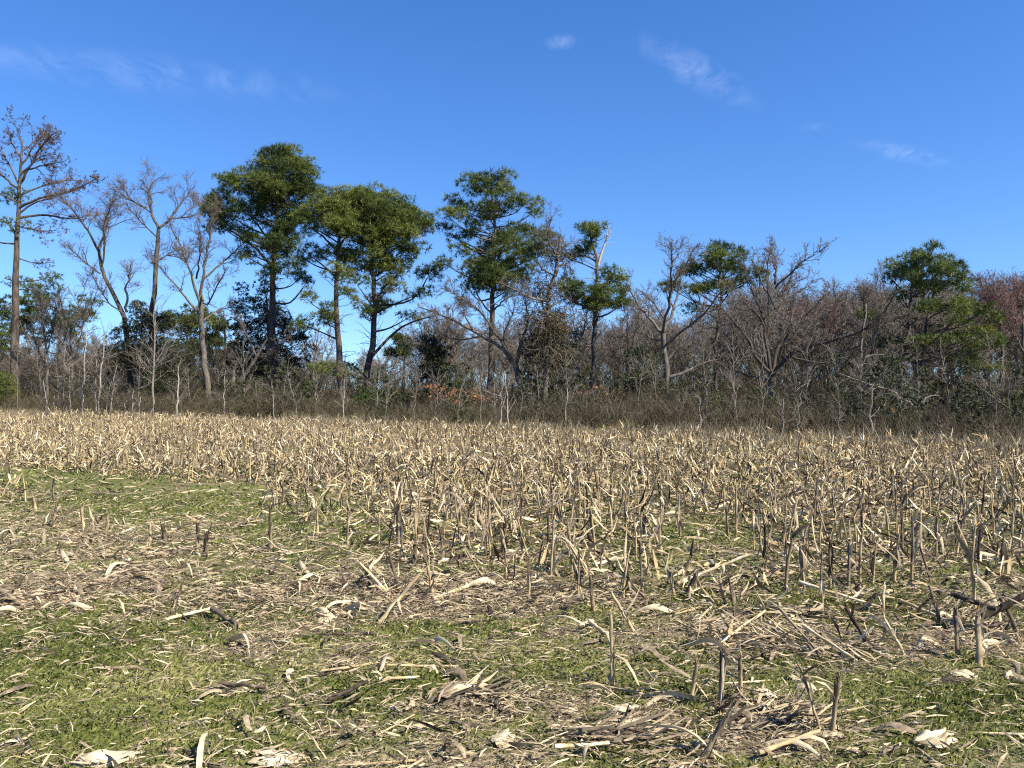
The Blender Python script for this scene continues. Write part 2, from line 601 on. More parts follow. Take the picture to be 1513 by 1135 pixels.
def pine(label, D, trunks, pads, tone=.5, n_mul=1.0, bark_tone=.5, clutter=1.0, group="pine trees of the tree line", name="pine_tree", mat='needles',
         nl=.34, nw=.036, extra=.4, limbs=(), grow=1.0):
    """trunks: (pixel polyline, base width px, top width px); pads: foliage clumps (px, py, rx, ry[, depth])"""
    k = D / F
    base = pt(*trunks[0][0][0][:2], D)
    root = thing(name, label, "tree", (base[0], D, 0), group)
    off = np.array([base[0], D, 0.0])
    gt, gb, gf = Geo(), Geo(), Geo()
    TP = []
    for (pl, w0, w1) in trunks:
        P = wobble(trunk_line(pl, D, 16), .05)
        r = np.interp(np.linspace(0, 1, 16), [0, .06, 1], [w0 * .62, w0 * .5, w1 * .5]) * k
        add_tubes(gt, (P - off)[None], r[None], 8, bark_tone, .02)
        TP.append((P, r))
    for (pl, w0, w1) in limbs:
        P = wobble(trunk_line(pl, D, 10, False), .04)
        add_tubes(gt, (P - off)[None], np.linspace(w0 * .5, w1 * .5, 10)[None] * k, 6, bark_tone - .08, .02)
    ctr = TP[0][0]
    # the clumps in space; some are turned about the trunk so that the crown is round, not a card
    PD = []
    zlo, zhi = 1e9, -1e9
    for pd in pads:
        c = np.array(pt(pd[0], pd[1], D))
        rx, rz = pd[2] * k * 1.14 * grow, pd[3] * k * 1.30 * grow
        tx = np.interp(c[2], ctr[:, 2], ctr[:, 0])
        dx = c[0] - tx
        dy = pd[4] if len(pd) > 4 else rng.uniform(-.5, .5) * max(abs(dx) * .8, 1.2)
        PD.append((np.array([c[0], D + dy, c[2]]), rx, rz))
        if rng.random() < extra and len(pd) <= 4:
            a = rng.choice([-1, 1]) * R(rng.uniform(60, 115))
            rad = max(abs(dx), 1.3) * rng.uniform(.75, 1.1)
            PD.append((np.array([tx + rad * math.cos(a) * np.sign(dx or 1) * .6, D + rad * math.sin(a), c[2] + rng.uniform(-.3, .2)]), rx * .85, rz * .95))
    LB, LR, SB, SR = [], [], [], []
    for (c, rx, rz) in PD:
        # limb from the trunk that carries the clump
        best = min(range(len(TP)), key=lambda i: abs(np.interp(c[2], TP[i][0][:, 2], TP[i][0][:, 0]) - c[0]))
        P, r = TP[best]
        hd = np.hypot(c[0] - np.interp(c[2], P[:, 2], P[:, 0]), c[1] - D)
        za = np.clip(c[2] - .45 * hd - .3 * rz, P[2, 2], P[-1, 2])
        a = np.array([np.interp(za, P[:, 2], P[:, i]) for i in range(3)])
        ra = np.interp(za, P[:, 2], r)
        m = .5 * (a + c) + np.array([0, 0, -.12 * hd]) + rng.normal(size=3) * .12 * min(hd, 3)
        e = c + np.array([0, 0, -.25 * rz])
        LB.append(resample([a, m, e], 8))
        LR.append(np.linspace(min(ra * .55, .03 + .022 * hd), .018, 8))
        area = rx * rz
        nsub = int(np.clip(area * 7, 4, 26))
        q = runit(nsub) * (rng.random((nsub, 1)) ** .4)
        tips = c + q * np.array([rx, rx * .8, rz]) * .9
        st = LB[-1][rng.integers(3, 8, nsub)]
        for s_, t_ in zip(st, tips):
            SB.append(resample([s_, .5 * (s_ + t_) + rng.normal(size=3) * .1, t_], 5))
            SR.append(np.linspace(.022, .008, 5))
        nc = int(np.clip(area * 5.4 * n_mul, 4, 26))
        q = runit(nc)
        cc = c + q * (rng.random((nc, 1)) ** .45) * np.array([rx, rx * .85, rz]) * .85
        rc = rng.uniform(.32, .60, nc) * np.clip(.55 + .45 * math.sqrt(area), .6, 1.15)
        ns = np.maximum((105 * rc ** 2 * min(1.0, .45 + n_mul * .55)).astype(int), 7)
        ci = np.repeat(np.arange(nc), ns)
        n = len(ci)
        q = runit(n)
        q[:, 2] = np.where((q[:, 2] < -.45) & (rng.random(n) < .5), -q[:, 2], q[:, 2])
        cn = cc[ci] + q * (rc[ci] * (.55 + .45 * rng.random(n) ** .5) * np.where(rng.random(n) < .12, 1.35, 1))[:, None] * np.array([1.15, 1.15, .66])
        dn = nrm(q + np.array([0, 0, .35]))
        ct = np.clip(tone + .13 * rng.normal() + .10 * rng.normal(size=nc), 0, 1)
        needle_geo(gf, cn - off, dn, 10, nl, nw, np.clip(ct[ci] + .08 * rng.normal(size=n), 0, 1))
        j = rng.random(n) < .5
        add_tubes(gb, np.stack([cc[ci][j] * .5 + cn[j] * .5, cn[j]], 1) - off, np.full((j.sum(), 2), .012), 1, .35)
    LBa, LRa = np.array(LB), np.array(LR)
    add_tubes(gt, LBa - off, LRa, 5, bark_tone - .12, .05)
    add_tubes(gb, np.array(SB) - off, np.array(SR), 3, .4)
    # dead whips along the limbs and the lower trunk
    nd = int(60 * clutter)
    if nd:
        P = np.stack([resample(t[0], 10) for t in TP])
        Q, q = children(P, np.full((len(TP), 10), .05), nd, .25, .95, 1.5, 1.3, .02, .22, 5)
        add_tubes(gb, Q - off, q, 3, .45)
        Q2, q2 = children(np.concatenate([Q, resample_many(LBa, 5)]), np.full((nd + len(LBa), 5), .012), nd * 6, .2, 1, .55, .8, .05, .2, 2)
        add_tubes(gb, Q2 - off, np.maximum(q2, .008), 1, .5)
    link("trunk", gt.mesh("trunk", M['pine_bark']), root)
    link("branches", gb.mesh("branches", M['twig']), root)
    link("crown", gf.mesh("crown", M[mat]), root)
    return root


def resample_many(P, K):
    idx = np.linspace(0, P.shape[1] - 1, K).round().astype(int)
    return P[:, idx]


def grow_bare(limbs_P, limbs_R, H, counts, up=.12, spread=.85, len_mul=1.0, t0=.3):
    """secondary, tertiary and twig levels of a leafless tree"""
    s = H / 15 * len_mul
    A, a = children(limbs_P, limbs_R, counts[0], t0, 1, 2.6 * s, spread, up, .16, 6)
    Ab = np.concatenate([resample_many(limbs_P, 6), A])
    Ar = np.concatenate([resample_many(limbs_R[..., None], 6)[..., 0], a])
    B, b = children(Ab, Ar, counts[1], .3, 1, 1.35 * s, spread * .85, up, .16, 4, tpow=.8)
    Cc, c = children(np.concatenate([resample_many(Ab, 4), B]), np.concatenate([resample_many(Ar[..., None], 4)[..., 0], b]), counts[2], .3, 1, .75 * s, spread * .8, up, .14, 2, rmax=.014)
    c = np.maximum(c, .009)
    Tw, tw = children(np.concatenate([resample_many(B, 2), Cc]), np.concatenate([resample_many(b[..., None], 2)[..., 0], c]), int(counts[3] * 1.9), .25, 1, .42 * s, spread * .75, up, .1, 2, rmax=.007)
    tw = np.maximum(tw, .0085)
    return (A, a), (B, np.maximum(b, .006)), (Cc, c), (Tw, tw)


def bare(label, D, limbs, counts=(70, 420, 1700, 4200), bark='grey_bark', twig='twig', bark_tone=.5, up=.12, spread=.85, len_mul=1.0, tufts=0,
         group="bare trees of the tree line", name="bare_tree", t0=.3, skip_trunk=True, zmin=None, green=(), dead_top=False):
    k = D / F
    base = pt(*limbs[0][0][0][:2], D)
    off = np.array([base[0], D, 0.0])
    root = thing(name, label, "tree", (base[0], D, 0), group)
    gt, gc = Geo(), Geo()
    LP, LR = [], []
    for i, (pl, w0, w1) in enumerate(limbs):
        dyr = rng.uniform(-1, 1) * (1.6 if i else 0)
        q = [(p[0], p[1], (p[2] if len(p) > 2 else dyr * j / max(1, len(pl) - 1) * len(pl) * .6)) for j, p in enumerate(pl)]
        P = wobble(trunk_line(q, D, 12, ground=(i == 0)), .045)
        r = np.linspace(w0, w1, 12) * .5 * k
        if i == 0:
            r[0] *= 1.3
        add_tubes(gt, (P - off)[None], r[None], 7, bark_tone, .04)
        LP.append(P); LR.append(r)
    LP, LR = np.array(LP), np.array(LR)
    src = slice(1, None) if (skip_trunk and len(LP) > 2) else slice(None)
    H = LP[..., 2].max()
    lv = grow_bare(LP[src], LR[src], H, counts, up, spread, len_mul, t0)
    add_tubes(gt, lv[0][0] - off, lv[0][1], 4, bark_tone - .05, .08)
    add_tubes(gc, lv[1][0] - off, lv[1][1], 3, .5)
    add_tubes(gc, lv[2][0] - off, lv[2][1], 3, .55)
    add_tubes(gc, lv[3][0] - off, lv[3][1], 1, .55, .16)
    link("crown", gc.mesh("crown", M[twig]), root)
    if tufts:
        tp = np.concatenate([lv[2][0][:, -1], lv[3][0][:, -1]])
        tp = tp[rng.choice(len(tp), tufts, replace=False)] - off
        gf = Geo()
        needle_geo(gf, tp, runit(len(tp)), 7, .2, .05, np.clip(.5 + .2 * rng.normal(size=len(tp)), 0, 1), 1.0)
        link("brown_foliage", gf.mesh("brown_foliage", M['cone']), root)
    if green:
        gf = Geo()
        for pd in green:
            c = np.array(pt(pd[0], pd[1], D, rng.uniform(-1, 1)))
            rx, rz = pd[2] * k, pd[3] * k
            n = int(rx * rz * 60) + 10
            q = runit(n) * rng.random((n, 1)) ** .4
            cn = c + q * np.array([rx, rx * .8, rz])
            needle_geo(gf, cn - off, nrm(q + np.array([0, 0, .4])), 13, .32, .04, np.clip(.55 + .15 * rng.normal(size=n), 0, 1))
            za = c[2] - .3
            a = np.array([np.interp(za, LP[0][:, 2], LP[0][:, i]) for i in range(3)])
            add_tubes(gt, (resample([a, .5 * (a + c) - np.array([0, 0, .2]), c], 6) - off)[None], np.linspace(.06, .02, 6)[None], 4, .4)
        link("green_foliage", gf.mesh("green_foliage", M['needles']), root)
    link("trunk", gt.mesh("trunk", M[bark]), root)
    return root


def crop(x0, y0, s):
    return lambda *pts: [((x0 + p[0] / s), (y0 + p[1] / s)) + tuple(p[2:]) for p in pts]


def crop_pads(x0, y0, s):
    return lambda *pads: [(x0 + p[0] / s, y0 + p[1] / s, p[2] / s, p[3] / s) + tuple(p[4:]) for p in pads]


a1, a2, a3, a4, a5 = crop(0, 140, 2.27), crop(260, 190, 2.5225), crop(620, 230, 2.703), crop(900, 330, 3.438), crop(1200, 350, 3.66)
p1, p2, p3, p4, p5 = crop_pads(0, 140, 2.27), crop_pads(260, 190, 2.5225), crop_pads(620, 230, 2.703), crop_pads(900, 330, 3.438), crop_pads(1200, 350, 3.66)

# 1 the tall half-dead pine at the left border
bare("tall thinning pine at the left border, brown tufts on spreading upper limbs", 66,
     [(a1((45, 1030), (50, 850), (50, 700), (52, 560), (58, 380), (66, 240), (72, 150)), 14, 2.5),
      (a1((58, 380), (150, 335), (240, 320), (322, 268)), 4.5, 1.2), (a1((56, 415), (120, 388), (200, 405), (245, 365)), 4, 1.2),
      (a1((52, 470), (20, 430), (-40, 400)), 4, 1.5), (a1((60, 320), (10, 270), (-60, 220)), 4, 1.2), (a1((62, 300), (110, 235), (160, 165), (212, 138)), 4, 1.2),
      (a1((65, 240), (100, 180), (125, 140), (140, 110)), 3, 1), (a1((68, 220), (30, 160), (5, 110)), 3, 1), (a1((60, 300), (30, 210), (-10, 150)), 3, 1), (a1((64, 270), (120, 200), (170, 190)), 2.6, .8), (a1((58, 400), (110, 360), (180, 340), (260, 300)), 3, .8), (a1((60, 340), (120, 290), (200, 260), (250, 270)), 3, .8), (a1((60, 260), (120, 230), (190, 205)), 3, 1),
      (a1((52, 545), (85, 560), (120, 545)), 2.2, .8), (a1((55, 360), (0, 330), (-70, 330)), 3, 1), (a1((71, 170), (60, 120), (55, 90)), 2.2, .8),
      (a1((56, 440), (110, 450), (140, 440)), 2.5, .8), (a1((50, 500), (0, 500), (-50, 480)), 3, 1), (a1((70, 190), (95, 130), (105, 100)), 2, .8)],
     counts=(100, 480, 1300, 1900), bark='pine_bark', bark_tone=.45, up=.06, tufts=1500, twig='twig', name="pine_tree", len_mul=.36, t0=.3,
     green=p1((60, 335, 45, 22), (70, 440, 60, 22), (5, 340, 40, 25), (40, 625, 55, 28), (130, 640, 75, 24), (180, 615, 40, 16)), group="pine trees of the tree line")

# 2, 3, 4 bare trees left of the big pine
bare("slender bare tree bowed to the left, leftmost of the forked bare pair", 61,
     [(a1((440, 1030), (430, 860), (410, 710), (340, 610), (330, 520)), 9, 4.5), (a1((330, 525), (320, 470), (285, 400), (270, 370)), 4, 1), (a1((330, 520), (345, 430), (340, 330)), 4, 1),
      (a1((338, 590), (360, 520), (370, 440), (405, 395)), 3.2, 1), (a1((425, 730), (435, 650), (470, 570)), 4, 1), (a1((335, 600), (290, 560), (265, 520)), 2.5, 1),
      (a1((415, 740), (380, 690), (370, 620)), 2.5, .8)], counts=(60, 420, 1700, 4600), bark_tone=.28, len_mul=.62, up=.16)
bare("dark forked bare tree rising above the dark cedar, right one of the pair", 63,
     [(a1((505, 1040), (508, 860), (510, 690), (520, 590), (530, 450)), 10, 5.5), (a1((530, 450), (490, 385), (488, 330), (440, 268)), 4.5, 1), (a1((532, 445), (560, 415), (590, 345), (625, 290)), 4.5, 1),
      (a1((492, 380), (450, 360), (405, 330)), 2.6, .8), (a1((490, 340), (510, 290), (530, 275)), 2, .8), (a1((528, 480), (500, 440), (470, 400)), 2.4, .8), (a1((560, 415), (600, 400), (640, 370)), 2.5, .8),
      (a1((522, 560), (560, 520), (600, 500)), 2.5, .8), (a1((520, 600), (490, 560), (470, 520)), 2.5, .8)], counts=(70, 480, 1900, 5000), bark_tone=.3, len_mul=.6, up=.14)
bare("light tan bare tree with upright limbs directly left of the biggest pine", 57,
     [(a2((128, 1075), (125, 990), (95, 800), (90, 640)), 10, 7), (a2((90, 650), (70, 540), (40, 440), (20, 380)), 4.5, 1), (a2((90, 640), (120, 500), (150, 390), (175, 300)), 5, 1),
      (a2((85, 690), (30, 610), (-40, 520), (-70, 480)), 4, 1), (a2((95, 620), (130, 680), (200, 590), (250, 540)), 3, 1), (a2((100, 560), (180, 470), (230, 400)), 3.5, 1),
      (a2((75, 560), (95, 440), (100, 360)), 3, 1), (a2((92, 720), (140, 660), (190, 650)), 2.5, .8)], counts=(80, 520, 2000, 5200), bark='pale_bark', bark_tone=.12, len_mul=.5, up=.12)
bare("bare leaning tree with two dark stems under the biggest pine", 56,
     [(a2((235, 1060), (215, 960), (280, 890), (330, 800)), 8, 4), (a2((330, 800), (350, 700), (330, 640)), 3, 1), (a2((215, 960), (210, 880), (195, 850)), 5, 2), (a2((280, 890), (380, 840), (450, 760)), 3, 1),
      (a2((300, 850), (260, 760), (230, 700)), 3, 1)], counts=(50, 300, 1200, 2800), bark_tone=.4, len_mul=.6)

# 5 the biggest pine
pine("biggest pine, tall dark round-topped crown left of centre", 58,
     [(a2((350, 1060), (352, 950), (358, 700), (362, 500), (372, 400), (384, 300), (400, 190)), 13, 4)],
     p2((320, 425, 70, 30), (420, 375, 70, 30), (250, 440, 55, 24), (440, 435, 50, 24), (380, 450, 60, 22), (150, 280, 50, 36), (410, 110, 90, 50), (330, 140, 80, 50), (470, 170, 70, 50), (300, 200, 80, 45), (400, 190, 110, 50), (230, 205, 70, 45), (190, 180, 40, 30), (160, 240, 55, 40), (360, 250, 110, 45), (480, 240, 70, 45),
        (100, 280, 42, 38), (130, 330, 60, 35), (200, 310, 80, 40), (290, 300, 80, 35), (420, 295, 90, 40), (340, 345, 60, 28), (210, 365, 70, 25), (470, 330, 50, 30), (270, 400, 60, 24),
        (400, 505, 75, 28), (460, 545, 50, 20), (330, 520, 55, 24), (500, 575, 30, 16), (260, 470, 40, 18)), tone=.42, n_mul=1.15, bark_tone=.5,
     limbs=[(a2((362, 520), (300, 440), (200, 380), (140, 330)), 4.5, 1.5), (a2((366, 450), (410, 370), (440, 310)), 4, 1.5), (a2((368, 430), (300, 360), (260, 300)), 4, 1.5)])
# 6, 7 the pine pair
pine("left pine of the flat-topped pair, straight dark trunk with a low green bough", 54,
     [(a2((620, 1060), (612, 900), (602, 740), (597, 620), (600, 500), (605, 400), (615, 310)), 11, 4)],
     p2((700, 315, 70, 40), (660, 275, 70, 34), (650, 330, 70, 36), (700, 350, 60, 36), (590, 330, 80, 36), (620, 275, 100, 38), (530, 310, 70, 38), (570, 290, 60, 30), (480, 350, 45, 45), (690, 290, 90, 45), (640, 350, 90, 35), (560, 370, 70, 30), (510, 460, 62, 24), (470, 470, 40, 18), (610, 530, 60, 24), (660, 470, 60, 30), (590, 470, 50, 24),
        (490, 630, 48, 24), (545, 690, 40, 20), (480, 725, 30, 18), (560, 720, 30, 14), (640, 600, 40, 16), (600, 900, 85, 20, .3), (560, 890, 45, 12, -.4), (640, 915, 50, 14, .2)), tone=.66, n_mul=1.15, bark_tone=.4, grow=1.05,
     limbs=[(a2((600, 560), (540, 500), (490, 470)), 3.5, 1.2), (a2((603, 460), (560, 410), (500, 370)), 4, 1.4), (a2((606, 440), (650, 390), (700, 330)), 4, 1.4)])
pine("right pine of the flat-topped pair, broad layered crown and forked trunk", 55,
     [(a2((690, 1060), (705, 930), (735, 780), (741, 680), (742, 590), (725, 470), (730, 380), (760, 310)), 11, 4)],
     p2((660, 330, 60, 40), (730, 262, 80, 34), (640, 390, 60, 30), (860, 320, 80, 36), (900, 390, 60, 26), (700, 290, 70, 36), (690, 340, 60, 34), (800, 400, 100, 36), (760, 450, 80, 30), (780, 265, 80, 32), (830, 300, 80, 38), (890, 345, 70, 36), (930, 360, 36, 26), (740, 320, 80, 38), (850, 370, 90, 36), (780, 400, 90, 36), (840, 440, 80, 34), (720, 420, 60, 30), (740, 500, 66, 32), (830, 495, 60, 30), (800, 530, 60, 24),
        (950, 545, 60, 32), (900, 600, 60, 26), (870, 690, 50, 18), (690, 640, 45, 24), (770, 640, 50, 20), (820, 580, 60, 20), (700, 690, 30, 16), (660, 390, 50, 30)), tone=.63, n_mul=1.15, bark_tone=.38, grow=1.05,
     limbs=[(a2((730, 850), (800, 770), (870, 720), (960, 700)), 5, 1.5), (a2((741, 640), (800, 560), (860, 520)), 4, 1.4), (a2((728, 480), (790, 420), (870, 380)), 4, 1.4), (a2((710, 930), (660, 880), (600, 860)), 3, 1)])
# 8 the pine in the middle
pine("straight pine with layered open crown in the middle of the tree line", 50,
     [(a3((278, 1060), (282, 900), (286, 700), (291, 560), (296, 400), (296, 260), (285, 130)), 10.5, 3)],
     p3((270, 95, 70, 30), (340, 110, 60, 30), (220, 115, 45, 26), (280, 135, 90, 30), (150, 180, 32, 26), (200, 200, 60, 26), (420, 180, 60, 28), (465, 195, 32, 28), (300, 215, 55, 28), (370, 190, 60, 28), (110, 240, 45, 28), (190, 255, 70, 24),
        (110, 300, 40, 26), (150, 320, 60, 22), (240, 290, 60, 22), (370, 290, 50, 26), (440, 300, 60, 32), (490, 335, 60, 34), (180, 375, 65, 20), (390, 350, 80, 30), (440, 380, 70, 30), (500, 375, 40, 24), (230, 420, 90, 24), (340, 410, 80, 32), (420, 440, 60, 28),
        (100, 430, 30, 16), (230, 480, 70, 28), (320, 480, 90, 36), (390, 490, 60, 30), (270, 530, 70, 26), (360, 535, 60, 26), (190, 510, 40, 20)), tone=.5, n_mul=1.15, bark_tone=.55, extra=.5, grow=1.1,
     limbs=[(a3((290, 640), (240, 570), (200, 500)), 3, 1.2), (a3((293, 620), (330, 580), (370, 560)), 3, 1.2), (a3((294, 430), (230, 380), (160, 350)), 3, 1.2), (a3((296, 330), (230, 310), (130, 320)), 2.6, 1.2)])
# 9 leaning spreading bare tree behind it and the broken vine tree
bare("bare spreading tree leaning left behind the middle pine", 47,
     [(a3((435, 1075), (400, 930), (385, 840), (350, 790)), 11, 8), (a3((355, 800), (310, 750), (200, 690), (120, 640), (-20, 590)), 6, 1.5), (a3((380, 830), (330, 760), (300, 700), (220, 600), (100, 540)), 5, 1.2),
      (a3((385, 830), (410, 740), (440, 650), (420, 570)), 6, 1.5), (a3((360, 800), (330, 730), (370, 640), (380, 580)), 3.5, 1), (a3((250, 720), (150, 740), (60, 700)), 3, 1), (a3((210, 695), (170, 620), (160, 560)), 3, 1),
      (a3((390, 900), (340, 850), (320, 800)), 3, 1), (a3((395, 880), (470, 800), (520, 770)), 3, 1)], counts=(90, 600, 2200, 5200), bark_tone=.45, len_mul=.85, up=.1)
t9 = bare("broken-topped tree wrapped in a thick tangle of brown vines", 46,
          [(a3((490, 1075), (505, 950), (512, 800), (512, 640), (508, 560), (545, 480), (552, 400), (562, 335)), 10, 4.5), (a3((515, 610), (560, 575), (600, 550)), 4, 1.5), (a3((508, 580), (440, 580), (390, 560), (320, 540)), 4, 1.2),
           (a3((545, 480), (500, 470), (470, 440)), 3.5, 1.5), (a3((552, 400), (520, 380), (500, 350), (515, 300)), 3, .8), (a3((556, 370), (590, 350)), 2.5, 1), (a3((550, 440), (590, 420), (620, 440)), 3, 1),
           (a3((510, 650), (480, 560), (470, 500)), 3, 1)], counts=(80, 420, 1300, 2600), bark_tone=.55, len_mul=.5, up=.08)
gv = Geo()
b9 = np.array([t9.location[0], t9.location[1], 0])
for (px, py, rx, ry, n) in [(808, 478, 40, 28, 420), (823, 375, 16, 26, 130), (806, 430, 24, 20, 130), (812, 520, 34, 40, 330)]:
    c = np.array(pt(px, py, 46)); rx, ry = rx * 46 / F, ry * 46 / F
    q = runit(n) * rng.random((n, 1)) ** .4 * np.array([rx, rx * .8, ry]) + c
    d = runit(n) * np.array([1, 1, .8])
    P = np.empty((n, 6, 3)); P[:, 0] = q
    for j in range(1, 6):
        P[:, j] = P[:, j - 1] + d * .22
        d = nrm(d + .45 * rng.normal(size=(n, 3)) + np.array([0, 0, -.12]))
    add_tubes(gv, P - b9, np.full((n, 6), .016), 3, .55, .15)
link("vines", gv.mesh("vines", M['brush']), t9)

# 10 the irregular pine with the white dead spire
t10 = pine("irregular pine with a bare white dead spire beside its small top tuft", 48,
           [(a3((685, 1060), (690, 870), (700, 640), (710, 480), (715, 420), (690, 350), (680, 300)), 9.5, 3)],
           p3((670, 290, 36, 20), (700, 310, 36, 22), (640, 385, 34, 22), (660, 370, 30, 18), (610, 405, 26, 18), (770, 470, 50, 26), (800, 500, 36, 26), (750, 520, 50, 24), (820, 535, 26, 20), (590, 500, 40, 22), (630, 530, 56, 30), (690, 555, 60, 26), (590, 545, 40, 20),
              (760, 580, 60, 20), (805, 590, 36, 16), (720, 600, 50, 18), (560, 530, 30, 16), (650, 570, 50, 16)), tone=.52, bark_tone=.5, extra=.3, clutter=1.3, grow=1.18)
g = Geo()
b10 = np.array([t10.location[0], t10.location[1], 0])
sp = np.stack([trunk_line(a3(*q), 48, 8, False) for q in [((714, 440), (722, 400), (745, 340), (768, 285)), ((745, 340), (752, 300), (752, 262)), ((722, 400), (690, 410), (665, 400)), ((735, 365), (760, 345), (775, 350))]])
add_tubes(gv := Geo(), sp - b10, np.array([np.linspace(.10, .02, 8), np.linspace(.05, .012, 8), np.linspace(.05, .02, 8), np.linspace(.03, .01, 8)]), 6, .9, .03)
Q, q = children(sp, np.full((4, 8), .03), 26, .3, 1, .7, .9, .1, .2, 4)
add_tubes(gv, Q - b10, q, 3, .85)
link("dead_spire", gv.mesh("dead_spire", M['pale_bark']), t10)

# 11 grey oak
bare("pale grey bare oak with crooked ascending limbs left of the small flat pine", 44,
     [(a4((292, 1000), (290, 850), (285, 680), (275, 560)), 9.5, 7.5), (a4((275, 565), (220, 495), (150, 410), (135, 350), (100, 300)), 5, 1.2), (a4((275, 560), (280, 420), (275, 320), (255, 240), (230, 180)), 5, 1),
      (a4((280, 545), (310, 490), (350, 400), (385, 290), (395, 230), (440, 150)), 4.5, .9), (a4((285, 620), (340, 560), (420, 500), (470, 400), (520, 360)), 4, 1), (a4((288, 700), (340, 640), (400, 590), (470, 540), (560, 460)), 5.5, 1.5),
      (a4((292, 785), (400, 755), (480, 705), (560, 690)), 5, 1.5), (a4((180, 450), (215, 420), (210, 380)), 2.5, .8), (a4((278, 480), (240, 400), (200, 330), (180, 300)), 3.2, .8), (a4((330, 440), (320, 350), (350, 270)), 2.6, .7),
      (a4((285, 600), (230, 590), (170, 540), (110, 530)), 2.6, .8), (a4((275, 350), (320, 300), (370, 200), (375, 160)), 2.2, .6)], counts=(110, 560, 1900, 4200), bark_tone=.5, len_mul=.68, up=.13)
# 12 the small flat-topped pine
pine("small flat-topped pine with slender crooked trunk beside the pale oak", 47,
     [(a4((535, 1000), (540, 800), (542, 640), (546, 560), (560, 440), (575, 360), (562, 280), (572, 170)), 6.5, 2.5)],
     p4((600, 125, 70, 20), (660, 145, 50, 24), (540, 150, 50, 24), (500, 180, 36, 26), (570, 180, 70, 26), (560, 215, 60, 20), (420, 205, 45, 26), (400, 240, 40, 20), (440, 240, 40, 24), (650, 180, 50, 20), (680, 250, 70, 22), (740, 270, 55, 22), (700, 280, 60, 18), (640, 240, 40, 18),
        (320, 300, 45, 22), (470, 330, 66, 16), (500, 325, 50, 14), (430, 345, 30, 14), (450, 430, 40, 22), (340, 320, 30, 14)), tone=.5, extra=.3, n_mul=1.15, bark_tone=.4,
     limbs=[(a4((575, 365), (640, 335), (720, 290)), 2.6, 1), (a4((563, 300), (500, 270), (440, 250)), 2.4, 1), (a4((560, 430), (500, 380), (450, 350)), 2.4, 1)])
# 13 the big spreading bare tree
bare("widest bare tree, low limbs sweeping far out to both sides", 44,
     [(a4((815, 1000), (818, 860), (825, 780)), 13, 11), (a4((825, 790), (790, 600), (785, 500), (740, 470), (640, 370)), 6, 1.2), (a4((825, 780), (800, 640), (815, 470), (842, 420), (845, 290), (900, 170), (930, 120)), 7, 1),
      (a4((842, 420), (800, 350), (760, 250), (735, 170)), 3, .8), (a4((845, 310), (870, 230), (870, 150), (850, 110)), 3, .8), (a4((800, 480), (860, 380), (940, 320), (1010, 270), (1070, 250)), 4, .8),
      (a4((830, 780), (880, 680), (930, 640), (1050, 610), (1160, 570), (1220, 480)), 6.5, 1.2), (a4((828, 770), (850, 640), (940, 560), (1010, 490), (1110, 430), (1190, 380)), 6, 1), (a4((820, 760), (720, 690), (650, 590), (590, 540), (470, 450)), 6, 1.2),
      (a4((650, 590), (600, 490), (620, 420)), 2.8, .8), (a4((720, 690), (690, 600), (700, 520)), 2.5, .8), (a4((940, 560), (960, 460), (1000, 380), (1050, 330)), 3, .8), (a4((825, 800), (740, 780), (640, 740), (560, 700)), 4, 1),
      (a4((900, 670), (980, 700), (1080, 720), (1180, 700)), 3.6, 1), (a4((842, 400), (900, 330), (960, 230), (1000, 160)), 3, .7), (a4((800, 520), (770, 420), (720, 290), (705, 150)), 3, .7), (a4((790, 500), (740, 400), (690, 300), (650, 260)), 2.6, .7), (a4((815, 470), (800, 330), (790, 200), (800, 110)), 3, .7), (a4((845, 330), (920, 240), (990, 180), (1060, 140)), 3, .7),
      (a4((846, 300), (880, 200), (920, 130), (950, 100)), 2.6, .7), (a4((842, 430), (930, 370), (1020, 320), (1110, 270)), 3, .7), (a4((940, 570), (1000, 470), (1080, 380), (1150, 320)), 3, .7)], counts=(230, 1150, 4200, 11000), bark_tone=.26, len_mul=.52, up=.16)
# 14 the right pine: two trunks
pine("rightmost pine, dense rounded top with tiered boughs on its right side", 46,
     [(a5((495, 1000), (502, 760), (515, 520), (522, 400), (540, 290), (570, 180)), 7, 3), (a5((525, 1000), (545, 840), (590, 700), (618, 560), (620, 430), (650, 330), (700, 240)), 7, 3)],
     p5((570, 100, 60, 24), (480, 140, 60, 34), (620, 120, 80, 28), (560, 160, 90, 36), (700, 130, 60, 28), (660, 180, 90, 38), (480, 190, 60, 34), (760, 190, 50, 30), (800, 230, 55, 42), (420, 225, 46, 26), (540, 230, 90, 34), (640, 260, 90, 34), (740, 260, 80, 36), (820, 285, 40, 28), (840, 200, 18, 22), (600, 290, 60, 22),
        (640, 380, 50, 22), (740, 375, 66, 28), (770, 400, 60, 22), (860, 400, 50, 26), (920, 385, 50, 26), (960, 430, 40, 24), (720, 465, 70, 20), (900, 460, 60, 22), (870, 510, 80, 24), (940, 520, 50, 24), (790, 540, 70, 20), (900, 570, 80, 28), (950, 600, 50, 24), (620, 560, 80, 16), (600, 590, 70, 14),
        (760, 660, 66, 22), (840, 680, 80, 26), (910, 715, 46, 18), (780, 700, 40, 16), (710, 800, 42, 16), (630, 760, 30, 14), (870, 640, 60, 18)), tone=.5, n_mul=1.1, extra=.35, bark_tone=.42,
     limbs=[(a5((620, 540), (700, 500), (800, 490), (890, 460)), 4, 1.2), (a5((622, 430), (700, 340), (760, 290)), 4, 1.4), (a5((524, 400), (480, 300), (440, 240)), 3.5, 1.2), (a5((516, 500), (440, 430), (380, 380)), 3, 1), (a5((518, 470), (470, 380), (400, 320)), 2.6, 1), (a5((520, 440), (600, 380), (640, 300)), 3, 1)])
